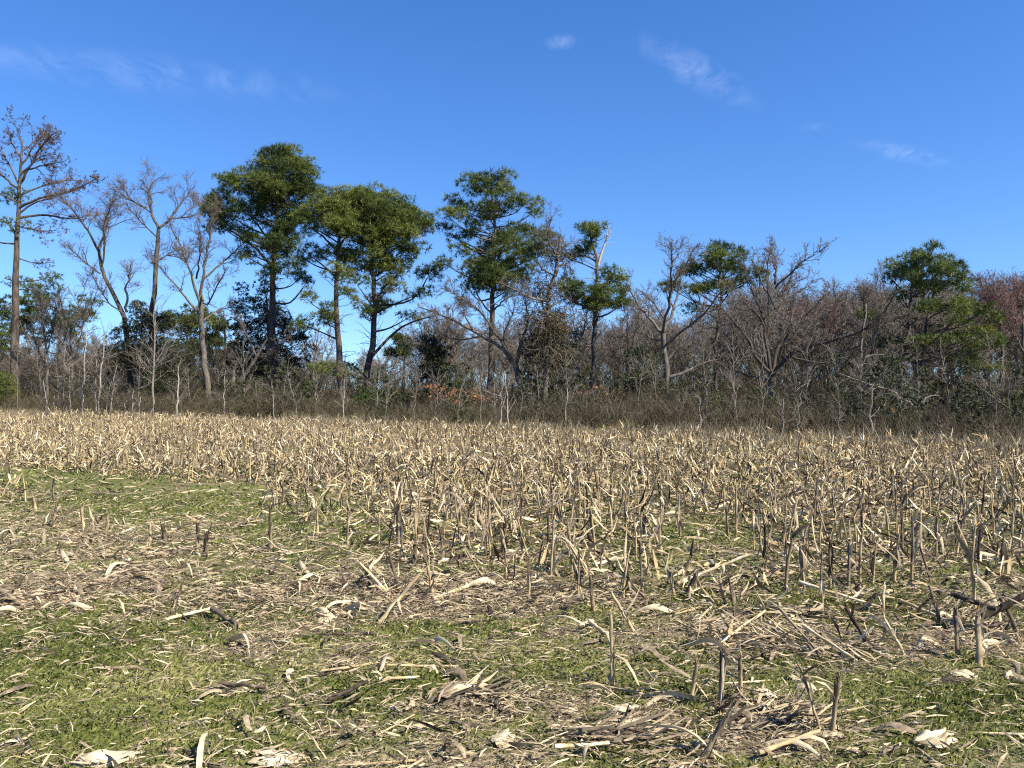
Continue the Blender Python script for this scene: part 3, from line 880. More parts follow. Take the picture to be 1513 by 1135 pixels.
bare("twin-stemmed tan bare tree with pale level limbs left of the rightmost pine", 41,
     [(a5((245, 1020), (250, 850), (268, 620), (280, 480), (290, 360)), 7, 3), (a5((262, 700), (285, 560), (300, 420), (330, 330)), 5, 1.5), (a5((265, 660), (350, 632), (460, 655), (500, 690)), 4, 1.5), (a5((262, 700), (200, 660), (130, 640)), 3.2, 1),
      (a5((275, 520), (210, 515), (130, 520), (60, 580)), 3.2, 1), (a5((285, 440), (240, 390), (200, 330)), 3, 1), (a5((280, 500), (360, 470), (430, 430)), 3, 1)], counts=(90, 480, 1700, 3600), bark='pale_bark', bark_tone=.15, len_mul=.75, twig='twig')
bare("pale dead limb-like leaning sapling below the rightmost pine", 30,
     [(a5((600, 1020), (560, 930), (500, 880), (400, 825), (280, 790), (150, 740)), 4, 1.5), (a5((500, 880), (430, 860), (390, 880)), 2, .8), (a5((560, 930), (620, 880), (700, 850), (745, 880)), 3, 1.2), (a5((400, 825), (330, 760), (300, 700)), 2, .8)],
     counts=(30, 120, 400, 800), bark='pale_bark', bark_tone=.35, len_mul=2.2, skip_trunk=False)
bare("reddish budding bare tree at the right border", 50,
     [(((1482, 612), (1480, 540), (1478, 470)), 6, 4), (((1478, 480), (1466, 440), (1462, 415)), 3, .8), (((1478, 470), (1490, 440), (1496, 420)), 3, .8), (((1479, 510), (1500, 470), (1520, 430)), 3, .8), (((1480, 530), (1455, 490), (1445, 450)), 3, .8),
      (((1480, 500), (1476, 450), (1480, 425)), 3, .8)], counts=(90, 500, 2100, 5400), twig='red_twig', len_mul=.9, up=.15)
bare("reddish bare tree half outside the right border", 47,
     [(((1515, 614), (1514, 540), (1512, 480)), 6, 4), (((1512, 490), (1500, 450), (1495, 425)), 3, .8), (((1512, 480), (1525, 440), (1530, 420)), 3, .8), (((1513, 520), (1490, 480), (1478, 455)), 3, .8), (((1513, 520), (1540, 480), (1560, 440)), 3, .8)],
     counts=(80, 450, 1900, 4600), twig='red_twig', len_mul=.9, up=.15)
for (bx, lab, tw) in [(1235, "grey bare crown between the widest bare tree and the twin-stemmed one", 'twig'), (1292, "grey bare crown touching the left side of the rightmost pine", 'twig'), (1200, "fine-twigged bare tree behind the widest bare tree's right limbs", 'red_twig'),
                      (1110, "fine-twigged bare tree behind the small flat-topped pine", 'twig'), (928, "thin bare tree between the irregular pine and the pale oak", 'twig'), (855, "thin bare tree between the vine tangle and the irregular pine", 'twig'),
                      (655, "thin bare tree in the gap right of the flat-topped pine pair", 'twig'), (462, "small bare tree between the biggest pine and the pair", 'twig'), (105, "small thin bare tree right of the thinning pine", 'twig'), (68, "small bare tree close beside the thinning pine's trunk", 'twig')]:
    top = {1235: 405, 1292: 402, 1200: 430, 1110: 430, 928: 450, 855: 440, 655: 455, 462: 480, 105: 400, 68: 430}[bx]
    D = 58 if bx > 600 else 68
    k_ = (600 - top) / 150
    bare(lab, D, [(((bx, 606), (bx + 3, 540), (bx - 2, 600 - 75 * k_)), 4.5, 2.6)] + [(((bx, 600 - a * 150 * k_), (bx + s * 14 * k_, 600 - (a + .2) * 150 * k_), (bx + s * 22 * k_, 600 - min(1, a + .45) * 150 * k_)), 2.4, .7) for a, s in ((.38, -1), (.45, 1), (.5, -.4), (.5, .5), (.3, 1.3), (.35, -1.4))],
         counts=(60, 380, 1500, 3400), twig=tw, len_mul=.8, up=.16)

# evergreens of the understorey
def cedar(label, D, pads, trunk_px, tone=.45, mat='cedar', name="cedar_tree", group="dark cedars under the tall trees", nl=.2, nw=.045, n_mul=1.0, clutter=.3):
    tx, ty0, ty1 = trunk_px
    return pine(label, D, [(((tx, ty0), (tx + 2, .5 * (ty0 + ty1)), (tx, ty1)), 5, 1.2)], pads, tone, n_mul, .35, clutter, group, name, mat, nl, nw, .4)


cedar("black-green cedar below the dark forked bare tree", 60, [(205, 470, 24, 16), (190, 490, 26, 16), (225, 490, 28, 18), (215, 512, 34, 18), (180, 515, 26, 16), (240, 470, 14, 14), (200, 540, 34, 18), (232, 535, 26, 18), (205, 450, 14, 10)], (208, 602, 445), .3)
cedar("olive-brown cedar just right of the black-green one", 56, [(252, 530, 22, 20), (235, 550, 24, 18), (265, 555, 26, 22), (250, 580, 34, 18), (220, 575, 24, 16), (275, 580, 20, 14), (255, 510, 14, 12)], (252, 604, 500), .75)
cedar("broad dark cedar under the biggest pine", 60, [(370, 435, 26, 16), (350, 460, 30, 16), (400, 460, 36, 20), (430, 480, 30, 20), (380, 490, 50, 24), (345, 500, 30, 20), (430, 515, 36, 24), (390, 530, 46, 24), (450, 500, 18, 14), (355, 540, 30, 20), (420, 550, 34, 18)], (395, 604, 430), .4, n_mul=.75)
cedar("dark cedar between the pine pair and the middle pine", 52, [(640, 505, 18, 14), (630, 525, 22, 16), (655, 530, 20, 16), (645, 550, 26, 16), (628, 560, 18, 12), (640, 575, 20, 12)], (643, 606, 490), .35)
cedar("dark cedar behind the vine-wrapped tree", 50, [(820, 485, 24, 20), (800, 505, 28, 20), (835, 510, 24, 20), (815, 535, 34, 22), (795, 560, 26, 16), (835, 565, 24, 16), (830, 470, 14, 10)], (815, 608, 465), .25)
cedar("small dark cedar under the rightmost pine", 38, [(1295, 555, 20, 18), (1280, 575, 22, 16), (1310, 575, 20, 16), (1295, 595, 28, 14), (1300, 540, 12, 10)], (1297, 618, 535), .4)
cedar("dark green shrubby cedar right of the widest bare tree", 32, [(1195, 600, 18, 16), (1210, 612, 20, 14), (1185, 617, 18, 12), (1200, 625, 24, 10)], (1198, 634, 590), .5)
cedar("dark green bush at the foot of the pale oak", 40, [(1000, 578, 20, 16), (985, 592, 22, 14), (1015, 595, 22, 14), (1000, 605, 28, 12)], (1000, 618, 565), .45)
cedar("olive cedar bush left of the pale oak", 42, [(950, 545, 20, 14), (935, 560, 22, 14), (962, 562, 18, 14), (945, 580, 26, 14), (965, 528, 14, 8), (948, 525, 18, 8)], (948, 616, 520), .6)
for (cx, cy, sx, sy, D, lab) in [(85, 470, 55, 42, 84, "blue-green pine behind the thinning pine's lower trunk"), (275, 495, 50, 38, 82, "blue-green pine behind the light tan bare tree"), (330, 505, 40, 40, 80, "dull green pine behind the leaning two-stemmed tree"),
                             (20, 480, 40, 50, 84, "blue-green pine at the left border behind the thinning pine"), (1265, 540, 26, 34, 66, "dull green pine far behind the twin-stemmed tree"), (595, 515, 26, 20, 90, "low far pine seen in the gap below the pair")]:
    pine(lab, D, [(((cx, 600), (cx + 3, cy + sy * .3), (cx, cy - sy)), 5, 2)],
         [(cx + rng.uniform(-.8, .8) * sx, cy + rng.uniform(-.9, .9) * sy, sx * rng.uniform(.3, .5), sy * rng.uniform(.2, .35)) for _ in range(11)], .4, .5, .45, .6, "far pines behind the tree line", "pine_tree", 'needles', .4, .06, .5)

# young pines, holly, orange-leaved saplings at the edge
def bush(name, label, cat, px, D, pads, mat, nl, nw, tone=.5, n_mul=1.0, group=None, n=9):
    k = D / F
    bx = (px - W0 / 2) / F * D
    root = thing(name, label, cat, (bx, D, 0), group)
    off = np.array([bx, D, 0])
    gf, gs = Geo(), Geo()
    for pd in pads:
        c = np.array(pt(pd[0], pd[1], D, rng.uniform(-.4, .4)))
        rx, rz = pd[2] * k, pd[3] * k
        m = int(rx * rz * 190 * n_mul) + 8
        q = runit(m) * rng.random((m, 1)) ** .4
        cn = c + q * np.array([rx, rx, rz])
        needle_geo(gf, cn - off, nrm(q + np.array([0, 0, .5])), n, nl, nw, np.clip(tone + .18 * rng.normal(size=m), 0, 1))
        base = np.array([bx + rng.normal() * .1, D, -.05])
        for e in cn[rng.choice(m, min(m, 8), replace=False)]:
            add_tubes(gs, (resample([base, .5 * (base + e) + rng.normal(size=3) * .12, e], 5) - off)[None], np.linspace(.02, .005, 5)[None], 4, .5)
    link("stem", gs.mesh("stem", M['twig']), root)
    link("leaves", gf.mesh("leaves", M[mat]), root)
    return root


bush("young_pine", "bright yellow-green young pine at the left border", "shrub", 8, 60, [(8, 560, 16, 12), (-2, 575, 18, 12), (16, 572, 14, 12), (6, 588, 20, 10), (24, 580, 8, 8)], 'young_pine', .25, .04)
bush("holly_bush", "bright green leafy bush at the foot of the pine pair", "shrub", 545, 45, [(545, 580, 12, 9), (535, 588, 10, 8), (553, 590, 12, 8), (545, 598, 12, 7)], 'holly', .12, .09)
bush("young_pine", "yellow-green young pine at the right border", "shrub", 1497, 28, [(1498, 622, 8, 8), (1493, 634, 9, 8), (1502, 634, 7, 8), (1498, 612, 5, 6)], 'young_pine', .16, .025)
bush("young_pine", "low green young pine under the rightmost pine's tiers", "shrub", 1430, 32, [(1425, 603, 16, 8), (1442, 608, 18, 8), (1412, 598, 10, 8), (1420, 618, 14, 8), (1455, 602, 10, 6)], 'holly', .18, .03, .45)
bush("beech_sapling", "low sapling with orange dry leaves left of the middle pine's foot", "shrub", 675, 40, [(660, 578, 30, 5), (690, 582, 34, 5), (640, 572, 18, 4), (705, 590, 22, 5), (672, 592, 34, 5), (650, 588, 18, 4)], 'beech', .11, .06, n=6, n_mul=.7)
bush("beech_sapling", "sapling with dull orange leaves between the vine tree and the oak", "shrub", 880, 38, [(880, 574, 20, 5), (900, 582, 18, 5), (862, 582, 16, 4), (890, 592, 24, 5)], 'beech', .1, .05, .35, n=5, n_mul=.5)
bush("beech_sapling", "faint orange-leaved sapling below the rightmost pine", "shrub", 1335, 30, [(1335, 618, 18, 5), (1322, 610, 14, 5), (1345, 626, 16, 5)], 'beech', .09, .045, .35, n=5, n_mul=.5)

for (cx, cy, sx, D, tn_, lab) in [(1120, 585, 22, 36, .7, "olive evergreen shrub left of the widest bare tree's foot"), (1245, 590, 22, 33, .5, "dark evergreen shrub in the brush under the grey crowns"), (1330, 585, 18, 38, .75, "olive evergreen shrub at the rightmost pine's foot"),
                                  (1380, 598, 26, 31, .6, "mid green shrub right of the rightmost pine's foot"), (1470, 592, 22, 30, .75, "yellow-olive shrub at the reddish tree's foot"), (1075, 600, 18, 33, .5, "small dark shrub right of the pale oak's foot"), (905, 575, 18, 40, .6, "olive shrub under the irregular pine"),
                                  (345, 580, 22, 46, .75, "olive shrub right of the light tan tree's foot"), (445, 575, 20, 46, .55, "dark shrub right of the biggest pine's foot"), (110, 575, 22, 58, .7, "olive shrub right of the thinning pine"), (600, 585, 16, 42, .6, "low olive shrub right of the pine pair")]:
    bush("evergreen_shrub", lab, "shrub", cx, D, [(cx + rng.uniform(-1, 1) * sx, cy + rng.uniform(-.7, 1) * sx * .8, sx * rng.uniform(.35, .6), sx * rng.uniform(.3, .5)) for _ in range(8)], 'cedar', .2, .05, tn_, .5)

# pale saplings standing at the field's edge
SAP = [(80, 585, 0, 2.4), (93, 505, 3, 3.2), (104, 535, -1, 2), (121, 492, 6, 3.6), (141, 530, 2, 2.6), (146, 495, 8, 3.2), (156, 555, 10, 1.8), (163, 540, 10, 2.6), (186, 584, 0, 2.4), (196, 575, 1, 2), (205, 587, 3, 2.6), (226, 445, 3, 3.6), (262, 540, 2, 3), (331, 547, 2, 2.6),
       (70, 560, -6, 1.8), (405, 560, -3, 1.6), (508, 560, 1, 1.6), (738, 548, 8, 3), (752, 552, -6, 2.2), (835, 560, 4, 2.4), (1033, 588, 2, 3), (1156, 590, 1, 3), (1178, 585, 3, 3), (1285, 575, 3, 5), (1388, 628, 1, 3), (1241, 600, -1, 2), (1355, 632, 3, 2.4)]
where = ["first pale sapling right of the thinning pine", "tall pale sapling second from the left border", "thin grey sapling between two taller pale ones", "tallest pale sapling of the left clump, forked at the top", "slim pale sapling just left of a taller twin", "taller pale twin sapling of the left clump",
         "thin leaning grey sapling right of the pale twins", "pale sapling leaning right by the bowed bare tree", "short pale stub of a sapling under the black-green cedar", "thin grey stub under the black-green cedar", "stout short pale stump at the cedar's foot", "pale sapling with many side twigs in front of the cedars",
         "pale sapling with fine side twigs right of the cedars", "pale sapling in front of the leaning two-stemmed tree", "thin grey sapling by the thinning pine's foot", "thin grey sapling below the biggest pine's trunk", "thin pale stem in front of the flat-topped pair", "crooked pale sapling right of the middle pine", "grey crooked sapling under the leaning bare tree",
         "grey sapling below the vine tangle", "short pale sapling at the edge below the small flat-topped pine", "short pale sapling with spreading twigs, left of two", "short pale sapling, right of two below the widest bare tree", "white peeling trunk stub left of the rightmost pine", "small pale stump at the edge right of the rightmost pine", "thin grey sapling right of the shrubby cedar", "tiny leaning pale stump below the rightmost pine"]
MARKS = [(60, "behind the thinning pine"), (130, "left of the bowed bare tree"), (200, "behind the bowed bare tree"), (265, "behind the forked dark tree"), (330, "behind the light tan tree"), (430, "behind the biggest pine"), (480, "left of the pine pair"), (530, "between the paired pines' trunks"),
         (600, "right of the pine pair"), (690, "left of the middle pine"), (770, "behind the middle pine"), (840, "behind the vine-wrapped tree"), (910, "behind the irregular pine"), (960, "left of the pale oak"), (1020, "behind the pale oak"), (1090, "behind the small flat-topped pine"), (1150, "behind the widest bare tree"),
         (1220, "behind the widest tree's right limbs"), (1290, "behind the twin-stemmed tree"), (1370, "behind the rightmost pine"), (1440, "right of the rightmost pine"), (9999, "behind the reddish trees at the border")]
for q_ in range(46):
    px = (q_ + rng.random()) * 1513 / 46
    SAP.append((px, rng.uniform(500, 575), rng.normal() * 7, rng.uniform(1.2, 2.2)))
    w_ = next(t for m_, t in MARKS if px < m_)
    where.append(f"thin grey sapling {w_.replace('behind', 'in front of')}")
for q_, ((px, top, lean, w), lab) in enumerate(zip(SAP, where)):
    D = edge_at(px) + (rng.uniform(.4, 1.8) if q_ < 27 else rng.uniform(2, 9))
    k = D / F
    by = HOR + EYE * F / D
    bx = (px - W0 / 2) / F * D
    root = thing("sapling", lab, "sapling", (bx, D, 0), "pale saplings at the field edge")
    off = np.array([bx, D, 0])
    P = wobble(trunk_line(((px, by + 2), (px + lean * .2, .6 * by + .4 * top), (px + lean, top)), D, 9), .03)
    gt, gc = Geo(), Geo()
    r = np.linspace(w * .55, w * .2, 9) * k
    add_tubes(gt, (P - off)[None], r[None], 6, .55 if q_ < 27 else .25, .12)
    h = P[-1, 2]
    nb = int(4 + h * 5)
    Q, q = children(P[None], r[None], nb, .3, 1, .28 * h + .2, .95, .18, .12, 4)
    add_tubes(gt, Q - off, np.maximum(q, .006), 3, .35)
    Q2, q2 = children(Q, q, nb * 8, .2, 1, .12 * h + .15, .7, .15, .1, 2)
    add_tubes(gc, Q2 - off, np.maximum(q2, .007), 1, .6)
    link("trunk", gt.mesh("trunk", M['pale_bark']), root)
    link("twigs", gc.mesh("twigs", M['twig']), root)

# ------------------------------------------------------------------ the wood far behind: seven trees, copied
protos = []
for i in range(6):
    Hh = 11.0
    P = [np.array([[0, 0, -.2], [rng.normal() * .3, rng.normal() * .3, 3], [rng.normal() * .5, rng.normal() * .5, 6], [rng.normal() * .8, rng.normal() * .8, 9.5]])]
    for j in range(8):
        z = rng.uniform(3, 7); a = rng.uniform(0, 2 * math.pi); l = rng.uniform(1.6, 3.0)
        P.append(np.array([[0, 0, z], [l * .5 * math.cos(a), l * .5 * math.sin(a), z + 1.0], [l * math.cos(a), l * math.sin(a), z + rng.uniform(2.2, 3.6)]]))
    LP = np.array([resample(p, 10) for p in P])
    LR = np.array([np.linspace(.16 if q == 0 else .07, .02, 10) for q in range(9)])
    gt, gc = Geo(), Geo()
    add_tubes(gt, LP, LR, 5, .68, .08)
    lv = grow_bare(LP, LR, 12, (60, 320, 1300, 3600), .14, .8, .95)
    add_tubes(gt, lv[0][0], lv[0][1], 3, .45)
    for q in (1, 2, 3):
        add_tubes(gc, lv[q][0], np.maximum(lv[q][1], .012), 3 if q < 3 else 1, .55)
    protos.append((gt.mesh("trunk", M['grey_bark']), gc.mesh("crown", M['red_twig' if i == 5 else 'far_twig'])))
def far_label(x_, row, i):
    w_ = next(t for m_, t in MARKS if x_ < m_)
    return f"{'reddish' if i == 5 else 'grey'} far leafless tree, {'front row' if row == 0 else 'back row'}, {w_}"


for px in np.arange(-10, 1540, 17):
    for row in range(2):
        x_ = px + rng.uniform(-10, 10) + 10 * row
        D = (80 if row == 0 else 104) + rng.uniform(-6, 6) - (16 if px > 900 else 0)
        top = 508 if x_ < 430 else (528 if x_ < 620 else (475 if x_ < 900 else (448 if x_ < 1100 else (412 if x_ < 1440 else 418))))
        top += rng.uniform(-24, 40)
        Hh = EYE + (HOR - top) / F * D
        i = int(rng.integers(6 if x_ > 1380 else 5))
        wx, wy = rng.uniform(.9, 1.4), rng.uniform(.9, 1.4)
        root = thing("far_tree", ("broad " if wx + wy > 2.45 else ("slender " if wx + wy < 2.12 else "")) + far_label(x_, row, i), "tree", ((x_ - W0 / 2) / F * D, D, 0), "leafless trees of the far wood")
        root.rotation_euler = (0, 0, rng.uniform(0, 6.28))
        s = Hh / 11.5
        root.scale = (s * wx, s * wy, s)
        link("trunk", protos[i][0], root)
        link("crown", protos[i][1], root)

# ------------------------------------------------------------------ brush and dry grass along the field's edge
def brush(n, px0, px1, d0, d1, htop, gauge, tone, nt, geo, hy, lean=.25):
    px = rng.uniform(px0, px1, n)
    dd = d0 + (d1 - d0) * rng.random(n)
    D = edge_at(px) + dd
    x = (px - W0 / 2) / F * D
    yt = np.interp(px, HX, hy) + rng.normal(size=n) * 9
    h = np.clip(EYE + (HOR - yt) / F * D, .5, 7) * htop * (.55 + .5 * rng.random(n)) * (.30 + .7 * vnoise(x, D, 1.4) + .7 * vnoise(x + 50, D, 4.5))
    K = 4
    P = np.empty((n, K, 3))
    P[:, 0] = np.stack([x, D, np.zeros(n)], -1)
    d = nrm(np.stack([lean * 2 * rng.normal(size=n), lean * 2 * rng.normal(size=n), np.ones(n)], -1))
    for j in range(1, K):
        P[:, j] = P[:, j - 1] + d * (h / (K - 1))[:, None]
        d = nrm(d + lean * rng.normal(size=(n, 3)))
    r = gauge * np.linspace(1, .45, K)[None] * (.6 + .8 * rng.random((n, 1)))
    tn = np.clip(tone + .6 * (vnoise(x * 1.3, D, 1.5) - .5) + .3 * (vnoise(x, D + 30, 5) - .5) + .14 * rng.normal(size=n), 0, 1)
    V, t, q = tubes(P, r, 3)
    geo.add(V, t, q, np.repeat(tn, K * 3))
    Q, qr = children(P, r, n * nt, .15, 1, .8, .8, .1, .1, 2)
    add_tubes(geo, Q, np.maximum(qr, gauge * .7), 1, np.repeat(tn, nt) if False else tone, .17)


HX = [0, 60, 150, 250, 350, 450, 560, 650, 750, 850, 950, 1050, 1150, 1250, 1350, 1450, 1513]
HY = [505, 482, 478, 490, 505, 528, 552, 540, 545, 535, 508, 520, 500, 522, 535, 525, 530]      # top of the brush behind the trunks
HF = [592, 582, 578, 580, 580, 588, 600, 600, 604, 590, 580, 592, 590, 598, 610, 608, 614]      # top of the lower brush at the edge
gb = Geo()
brush(4000, -40, 860, 1.2, 21, 1.0, .010, .42, 10, gb, HF)
brush(3900, 820, 1560, 1.2, 22, 1.1, .009, .50, 10, gb, HF)
stuff("underbrush", gb, M['brush'], "tangle of brown leafless brush under the trees along the field", "brush")
gb = Geo()
brush(8600, -40, 1560, 23, 44, 1.12, .015, .36, 10, gb, HY)
brush(3200, -40, 1560, 46, 64, 1.0, .024, .40, 6, gb, HY)
stuff("deep_brush", gb, M['brush'], "greyish brush deeper in the wood behind the tree trunks", "brush")
# leafy low evergreen scrub mixed into the brush
gs = Geo()
n = 9000
px = rng.uniform(-30, 1540, n)
keep = vnoise(px, 0 * px, 38) > .5
px = px[keep]; n = len(px)
D = edge_at(px) + rng.uniform(3, 24, n)
Cn = np.stack([(px - W0 / 2) / F * D, D, rng.random(n) ** 1.5 * rng.uniform(.5, 3.2, n)], -1)
needle_geo(gs, Cn, runit(n) + np.array([0, 0, .5]), 16, .24, .05, np.clip(.55 + .6 * (vnoise(px, D * 9, 45) - .5) + .2 * rng.normal(size=n), 0, 1), 1.2)
stuff("evergreen_scrub", gs, M['cedar'], "low dark green scrub mixed into the brush along the edge", "scrub", False)

gd = Geo()
n = 15000
px = rng.uniform(-40, 1560, n)
D = edge_at(px) + rng.normal(size=n) * 1.1 + .5
x = (px - W0 / 2) / F * D
P0 = np.stack([x, D, np.zeros(n)], -1)
hmul = .35 + 1.5 * vnoise(x, D, 1.1) ** 1.6
V, q = strips(P0, rng.uniform(0, 6.28, n), R(65) + .3 * rng.random(n), rng.uniform(.2, .55, n) * hmul, rng.uniform(.008, .016, n), rng.uniform(.1, .9, n), rng.uniform(0, 3.1, n), 0 * px, 3)
gd.add(V, quad=q, tone=np.repeat(np.clip(.38 + .2 * rng.normal(size=n), 0, 1), 6))
stuff("dry_grass", gd, M['drygrass'], "tall dry tan grass between the stubble and the brush", "grass", False)


# ------------------------------------------------------------------ corn stubble
def stalk_geo(h, r, tone_lo, tone_hi, lean_az, lean, kink=None, S=6, K=9, splinters=4):
    """one corn stalk with swollen joints and a torn top; kink = (fraction, fold angle) snaps it over"""
    g = Geo()
    d = np.array([math.sin(lean) * math.cos(lean_az), math.sin(lean) * math.sin(lean_az), math.cos(lean)])
    P = [np.array([0, 0, -.03])]
    step = (h + .03) / (K - 1)
    for j in range(1, K):
        if kink and abs(j / (K - 1) - kink[0]) < .5 / (K - 1):
            a = kink[1]
            hor = np.array([math.cos(lean_az), math.sin(lean_az), 0])
            d = nrm(math.cos(a) * np.array([0, 0, 1]) + math.sin(a) * hor)
        P.append(P[-1] + d * step)
        d = nrm(d + .03 * rng.normal(size=3))
    P = np.array(P)
    P[1:, 2] = np.maximum(P[1:, 2], .012)
    u = np.linspace(0, 1, K)
    rad = r * (1.1 - .35 * u) * np.where(np.arange(K) % 4 == 1, 1.13, .98)
    V, t, q = tubes(P[None], rad[None], S)
    tn = tone_lo + (tone_hi - tone_lo) * np.clip(u * 1.5 - .3, 0, 1) - .16 * (np.arange(K) % 3 == 1) + .06 * rng.normal(size=K)
    g.add(V, t, q, np.repeat(np.clip(tn, 0, 1), S))
    g.add(np.concatenate([V[-S:], P[-1:] - .3 * step * d]), tri=[(i, (i + 1) % S, S) for i in range(S)], tone=max(0, tone_hi - .3))
    if splinters:
        T = nrm(P[-1] - P[-2])
        B = np.repeat(P[-1:], splinters, 0) + runit(splinters) * r * .7 - T * .015
        E = B + (T + .35 * rng.normal(size=(splinters, 3))) * rng.uniform(.03, .09, (splinters, 1))
        add_tubes(g, np.stack([B, E], 1), np.full((splinters, 2), r * .45), 3, tone_hi, .15)
    return g, P


def leaf_geo(at, az, el, ln, wd, droop, twist, tone, K=4):
    one = lambda v: np.array([float(v)])
    g = Geo()
    V, q = strips(np.array([at]), one(az), one(el), one(ln), one(wd), one(droop), one(rng.uniform(-.5, .5)), one(twist * .6), K, 3, .25, .22, .3)
    V[:, 2] = np.maximum(V[:, 2], .004)
    g.add(V, quad=q, tone=np.clip(tone + .08 * rng.normal(size=len(V)), 0, 1))
    return g


VARS = []
for i in range(34):
    kind = ['upright', 'upright', 'upright', 'leaning', 'leaning', 'snapped', 'upright', 'short'][i % 8]
    h = rng.uniform(.34, .56) if kind != 'short' else rng.uniform(.12, .24)
    if kind == 'snapped':
        h = rng.uniform(.5, .8)
    shade = ['tan', 'tan', 'brown', 'tan', 'grey', 'tan', 'dark'][i % 7]
    lo, hi = {'tan': (.74, .55), 'brown': (.6, .3), 'grey': (.5, .36), 'dark': (.35, .1)}[shade]
    az = rng.uniform(0, 6.28)
    lean = {'upright': rng.uniform(0, .12), 'leaning': rng.uniform(.3, .75), 'snapped': rng.uniform(0, .25), 'short': rng.uniform(0, .3)}[kind]
    g, P = stalk_geo(h, rng.uniform(.0095, .014), lo, hi, az, lean, (rng.uniform(.4, .6), R(rng.uniform(95, 140))) if kind == 'snapped' else None)
    leaves = []
    nlv = [3, 4, 2, 5, 3, 6, 1, 4, 5][i % 9]
    for j in range(nlv):
        k = int(rng.integers(1, len(P)))
        up_ = rng.random() < .35
        leaves.append(leaf_geo(P[k], rng.uniform(0, 6.28), rng.uniform(.6, 1.4) if up_ else rng.uniform(-1.4, .1), rng.uniform(.12, .38), rng.uniform(.014, .044), rng.normal() * .4 + .25, rng.uniform(-2, 2), rng.choice([.15, .3, .5, .68, .85])).mesh("leaf", M['residue']))
    VARS.append((kind, shade, nlv, g.mesh("stalk", M['stalk']), leaves))


def stubble_prob(x, y):
    px, py = to_px(x, y)
    bnd = np.interp(px, [-60, 0, 130, 250, 380, 420, 480, 560, 700, 820, 960, 1050, 1300, 1513, 1600], [684, 688, 700, 714, 733, 768, 800, 832, 855, 882, 895, 872, 880, 890, 890])
    p = np.where(py < bnd, .88, 0)
    p = np.where((py >= bnd) & (px > 1000) & (py < bnd + 90), .20, p)
    p = np.where((py >= bnd) & (px < 520) & (py < 835) & (py > bnd + 25), .09, p)
    p = np.where((py >= bnd) & (px >= 520) & (px <= 1000) & (py < bnd + 28), .12, p)
    gap = vnoise(x * .6, y, 1.6)
    p = p * np.where(gap > .72, .35, 1)
    p = np.where((px > 960) & (px < 1120) & (py > 770) & (py < 872), p * .35, p)
    p = np.where((px > 430) & (px < 560) & (py > 735), p * .4, p)
    p = np.where((px < 75) & (py < 622), p * .1, p)
    p = np.where((px > 120) & (px < 400) & (py > 716) & (py < 775), 0, p)
    return p


ra = R(8.5)
dv, nv = np.array([math.cos(ra), math.sin(ra)]), np.array([-math.sin(ra), math.cos(ra)])
U, Vv = np.meshgrid(np.arange(-75, 40, .135), np.arange(-15, 90, .74))
U = U + rng.normal(size=U.shape) * .05
Vv = Vv + rng.normal(size=U.shape) * .035
sx, sy = (U * dv[0] + Vv * nv[0]).ravel(), (U * dv[1] + Vv * nv[1]).ravel()
ok = (sy > 2.6) & (sy < edge_y(sx) - .3)
sx, sy = sx[ok], sy[ok]
px, py = to_px(sx, sy)
ok = (px > -90) & (px < 1610) & (rng.random(len(sx)) < stubble_prob(sx, sy))
sx, sy = sx[ok], sy[ok]
order = np.argsort(sy)
sx, sy = sx[order], sy[order]
px, py = to_px(sx, sy)
inside = (px > 2) & (px < 1511)
N_IND = 270
ind = np.where(inside)[0][:N_IND]
rest = np.setdiff1d(np.arange(len(sx)), ind)
LEAFWORD = {1: "with one leaf", 2: "with two leaves", 3: "with three leaves", 4: "with ragged leaves", 5: "wrapped in leaves", 6: "smothered in leaves"}
GROUP_ST = "corn stubble stalks nearest the camera"


def place_stalk(x, y, var, rz, sc, label, group=GROUP_ST):
    kind, shade, nlv, me, leaves = VARS[var]
    root = thing("corn_stalk", label, "corn stalk", (x, y, float(hgt(x, y))), group)
    root.rotation_euler = (0, 0, rz)
    root.scale = (sc, sc, sc)
    link("stalk", me, root)
    for lm in leaves:
        link("leaf", lm, root)
    return root


def under(px):
    """the landmark of the tree line that stands above this column of the field"""
    w_ = next(t for m_, t in MARKS if px < m_)
    if w_.startswith("between"):
        return "below the pine pair's trunks"
    return w_.replace("behind", "below") if w_.startswith("behind") else "below-" + w_


def zone(px, py):
    d = "nearest row" if py > 880 else ("second row" if py > 862 else ("front rows" if py > 835 else ("middle rows" if py > 800 else "further back")))
    if px < 420:
        d = "beside the green patch" if py < 770 else "left clump"
    return d + ", " + under(px)


for i in ind:
    v = int(rng.integers(len(VARS)))
    kind, shade, nlv = VARS[v][:3]
    place_stalk(sx[i], sy[i], v, rng.uniform(0, 6.28), rng.uniform(.75, 1.05), f"{kind} {shade} stalk {LEAFWORD[nlv]}, {zone(px[i], py[i])}")

# the farther stubble, thousands of stalks and hanging leaves as one mass
x, y = sx[rest], sy[rest]
n = len(x)
z = hgt(x, y)
g = Geo()
h = rng.uniform(.20, .48, n) * np.where(rng.random(n) < .2, .5, 1)
sg = np.where(rng.random(n) < .14, .7, .13)
d = nrm(np.stack([sg * rng.normal(size=n), sg * rng.normal(size=n), np.ones(n)], -1))
K = 4
P = np.empty((n, K, 3))
P[:, 0] = np.stack([x, y, z - .02], -1)
for j in range(1, K):
    P[:, j] = P[:, j - 1] + d * (h / (K - 1))[:, None]
    d = nrm(d + .10 * rng.normal(size=(n, 3)))
rad = rng.uniform(.007, .0125, n)[:, None] * np.linspace(1.1, .75, K)[None]
V, t, q = tubes(P, rad, 4)
shade = rng.choice([.22, .42, .6, .74, .85], n, p=[.22, .26, .26, .18, .08])
tn = shade[:, None] - np.linspace(0, .22, K)[None] + .05 * rng.normal(size=(n, K))
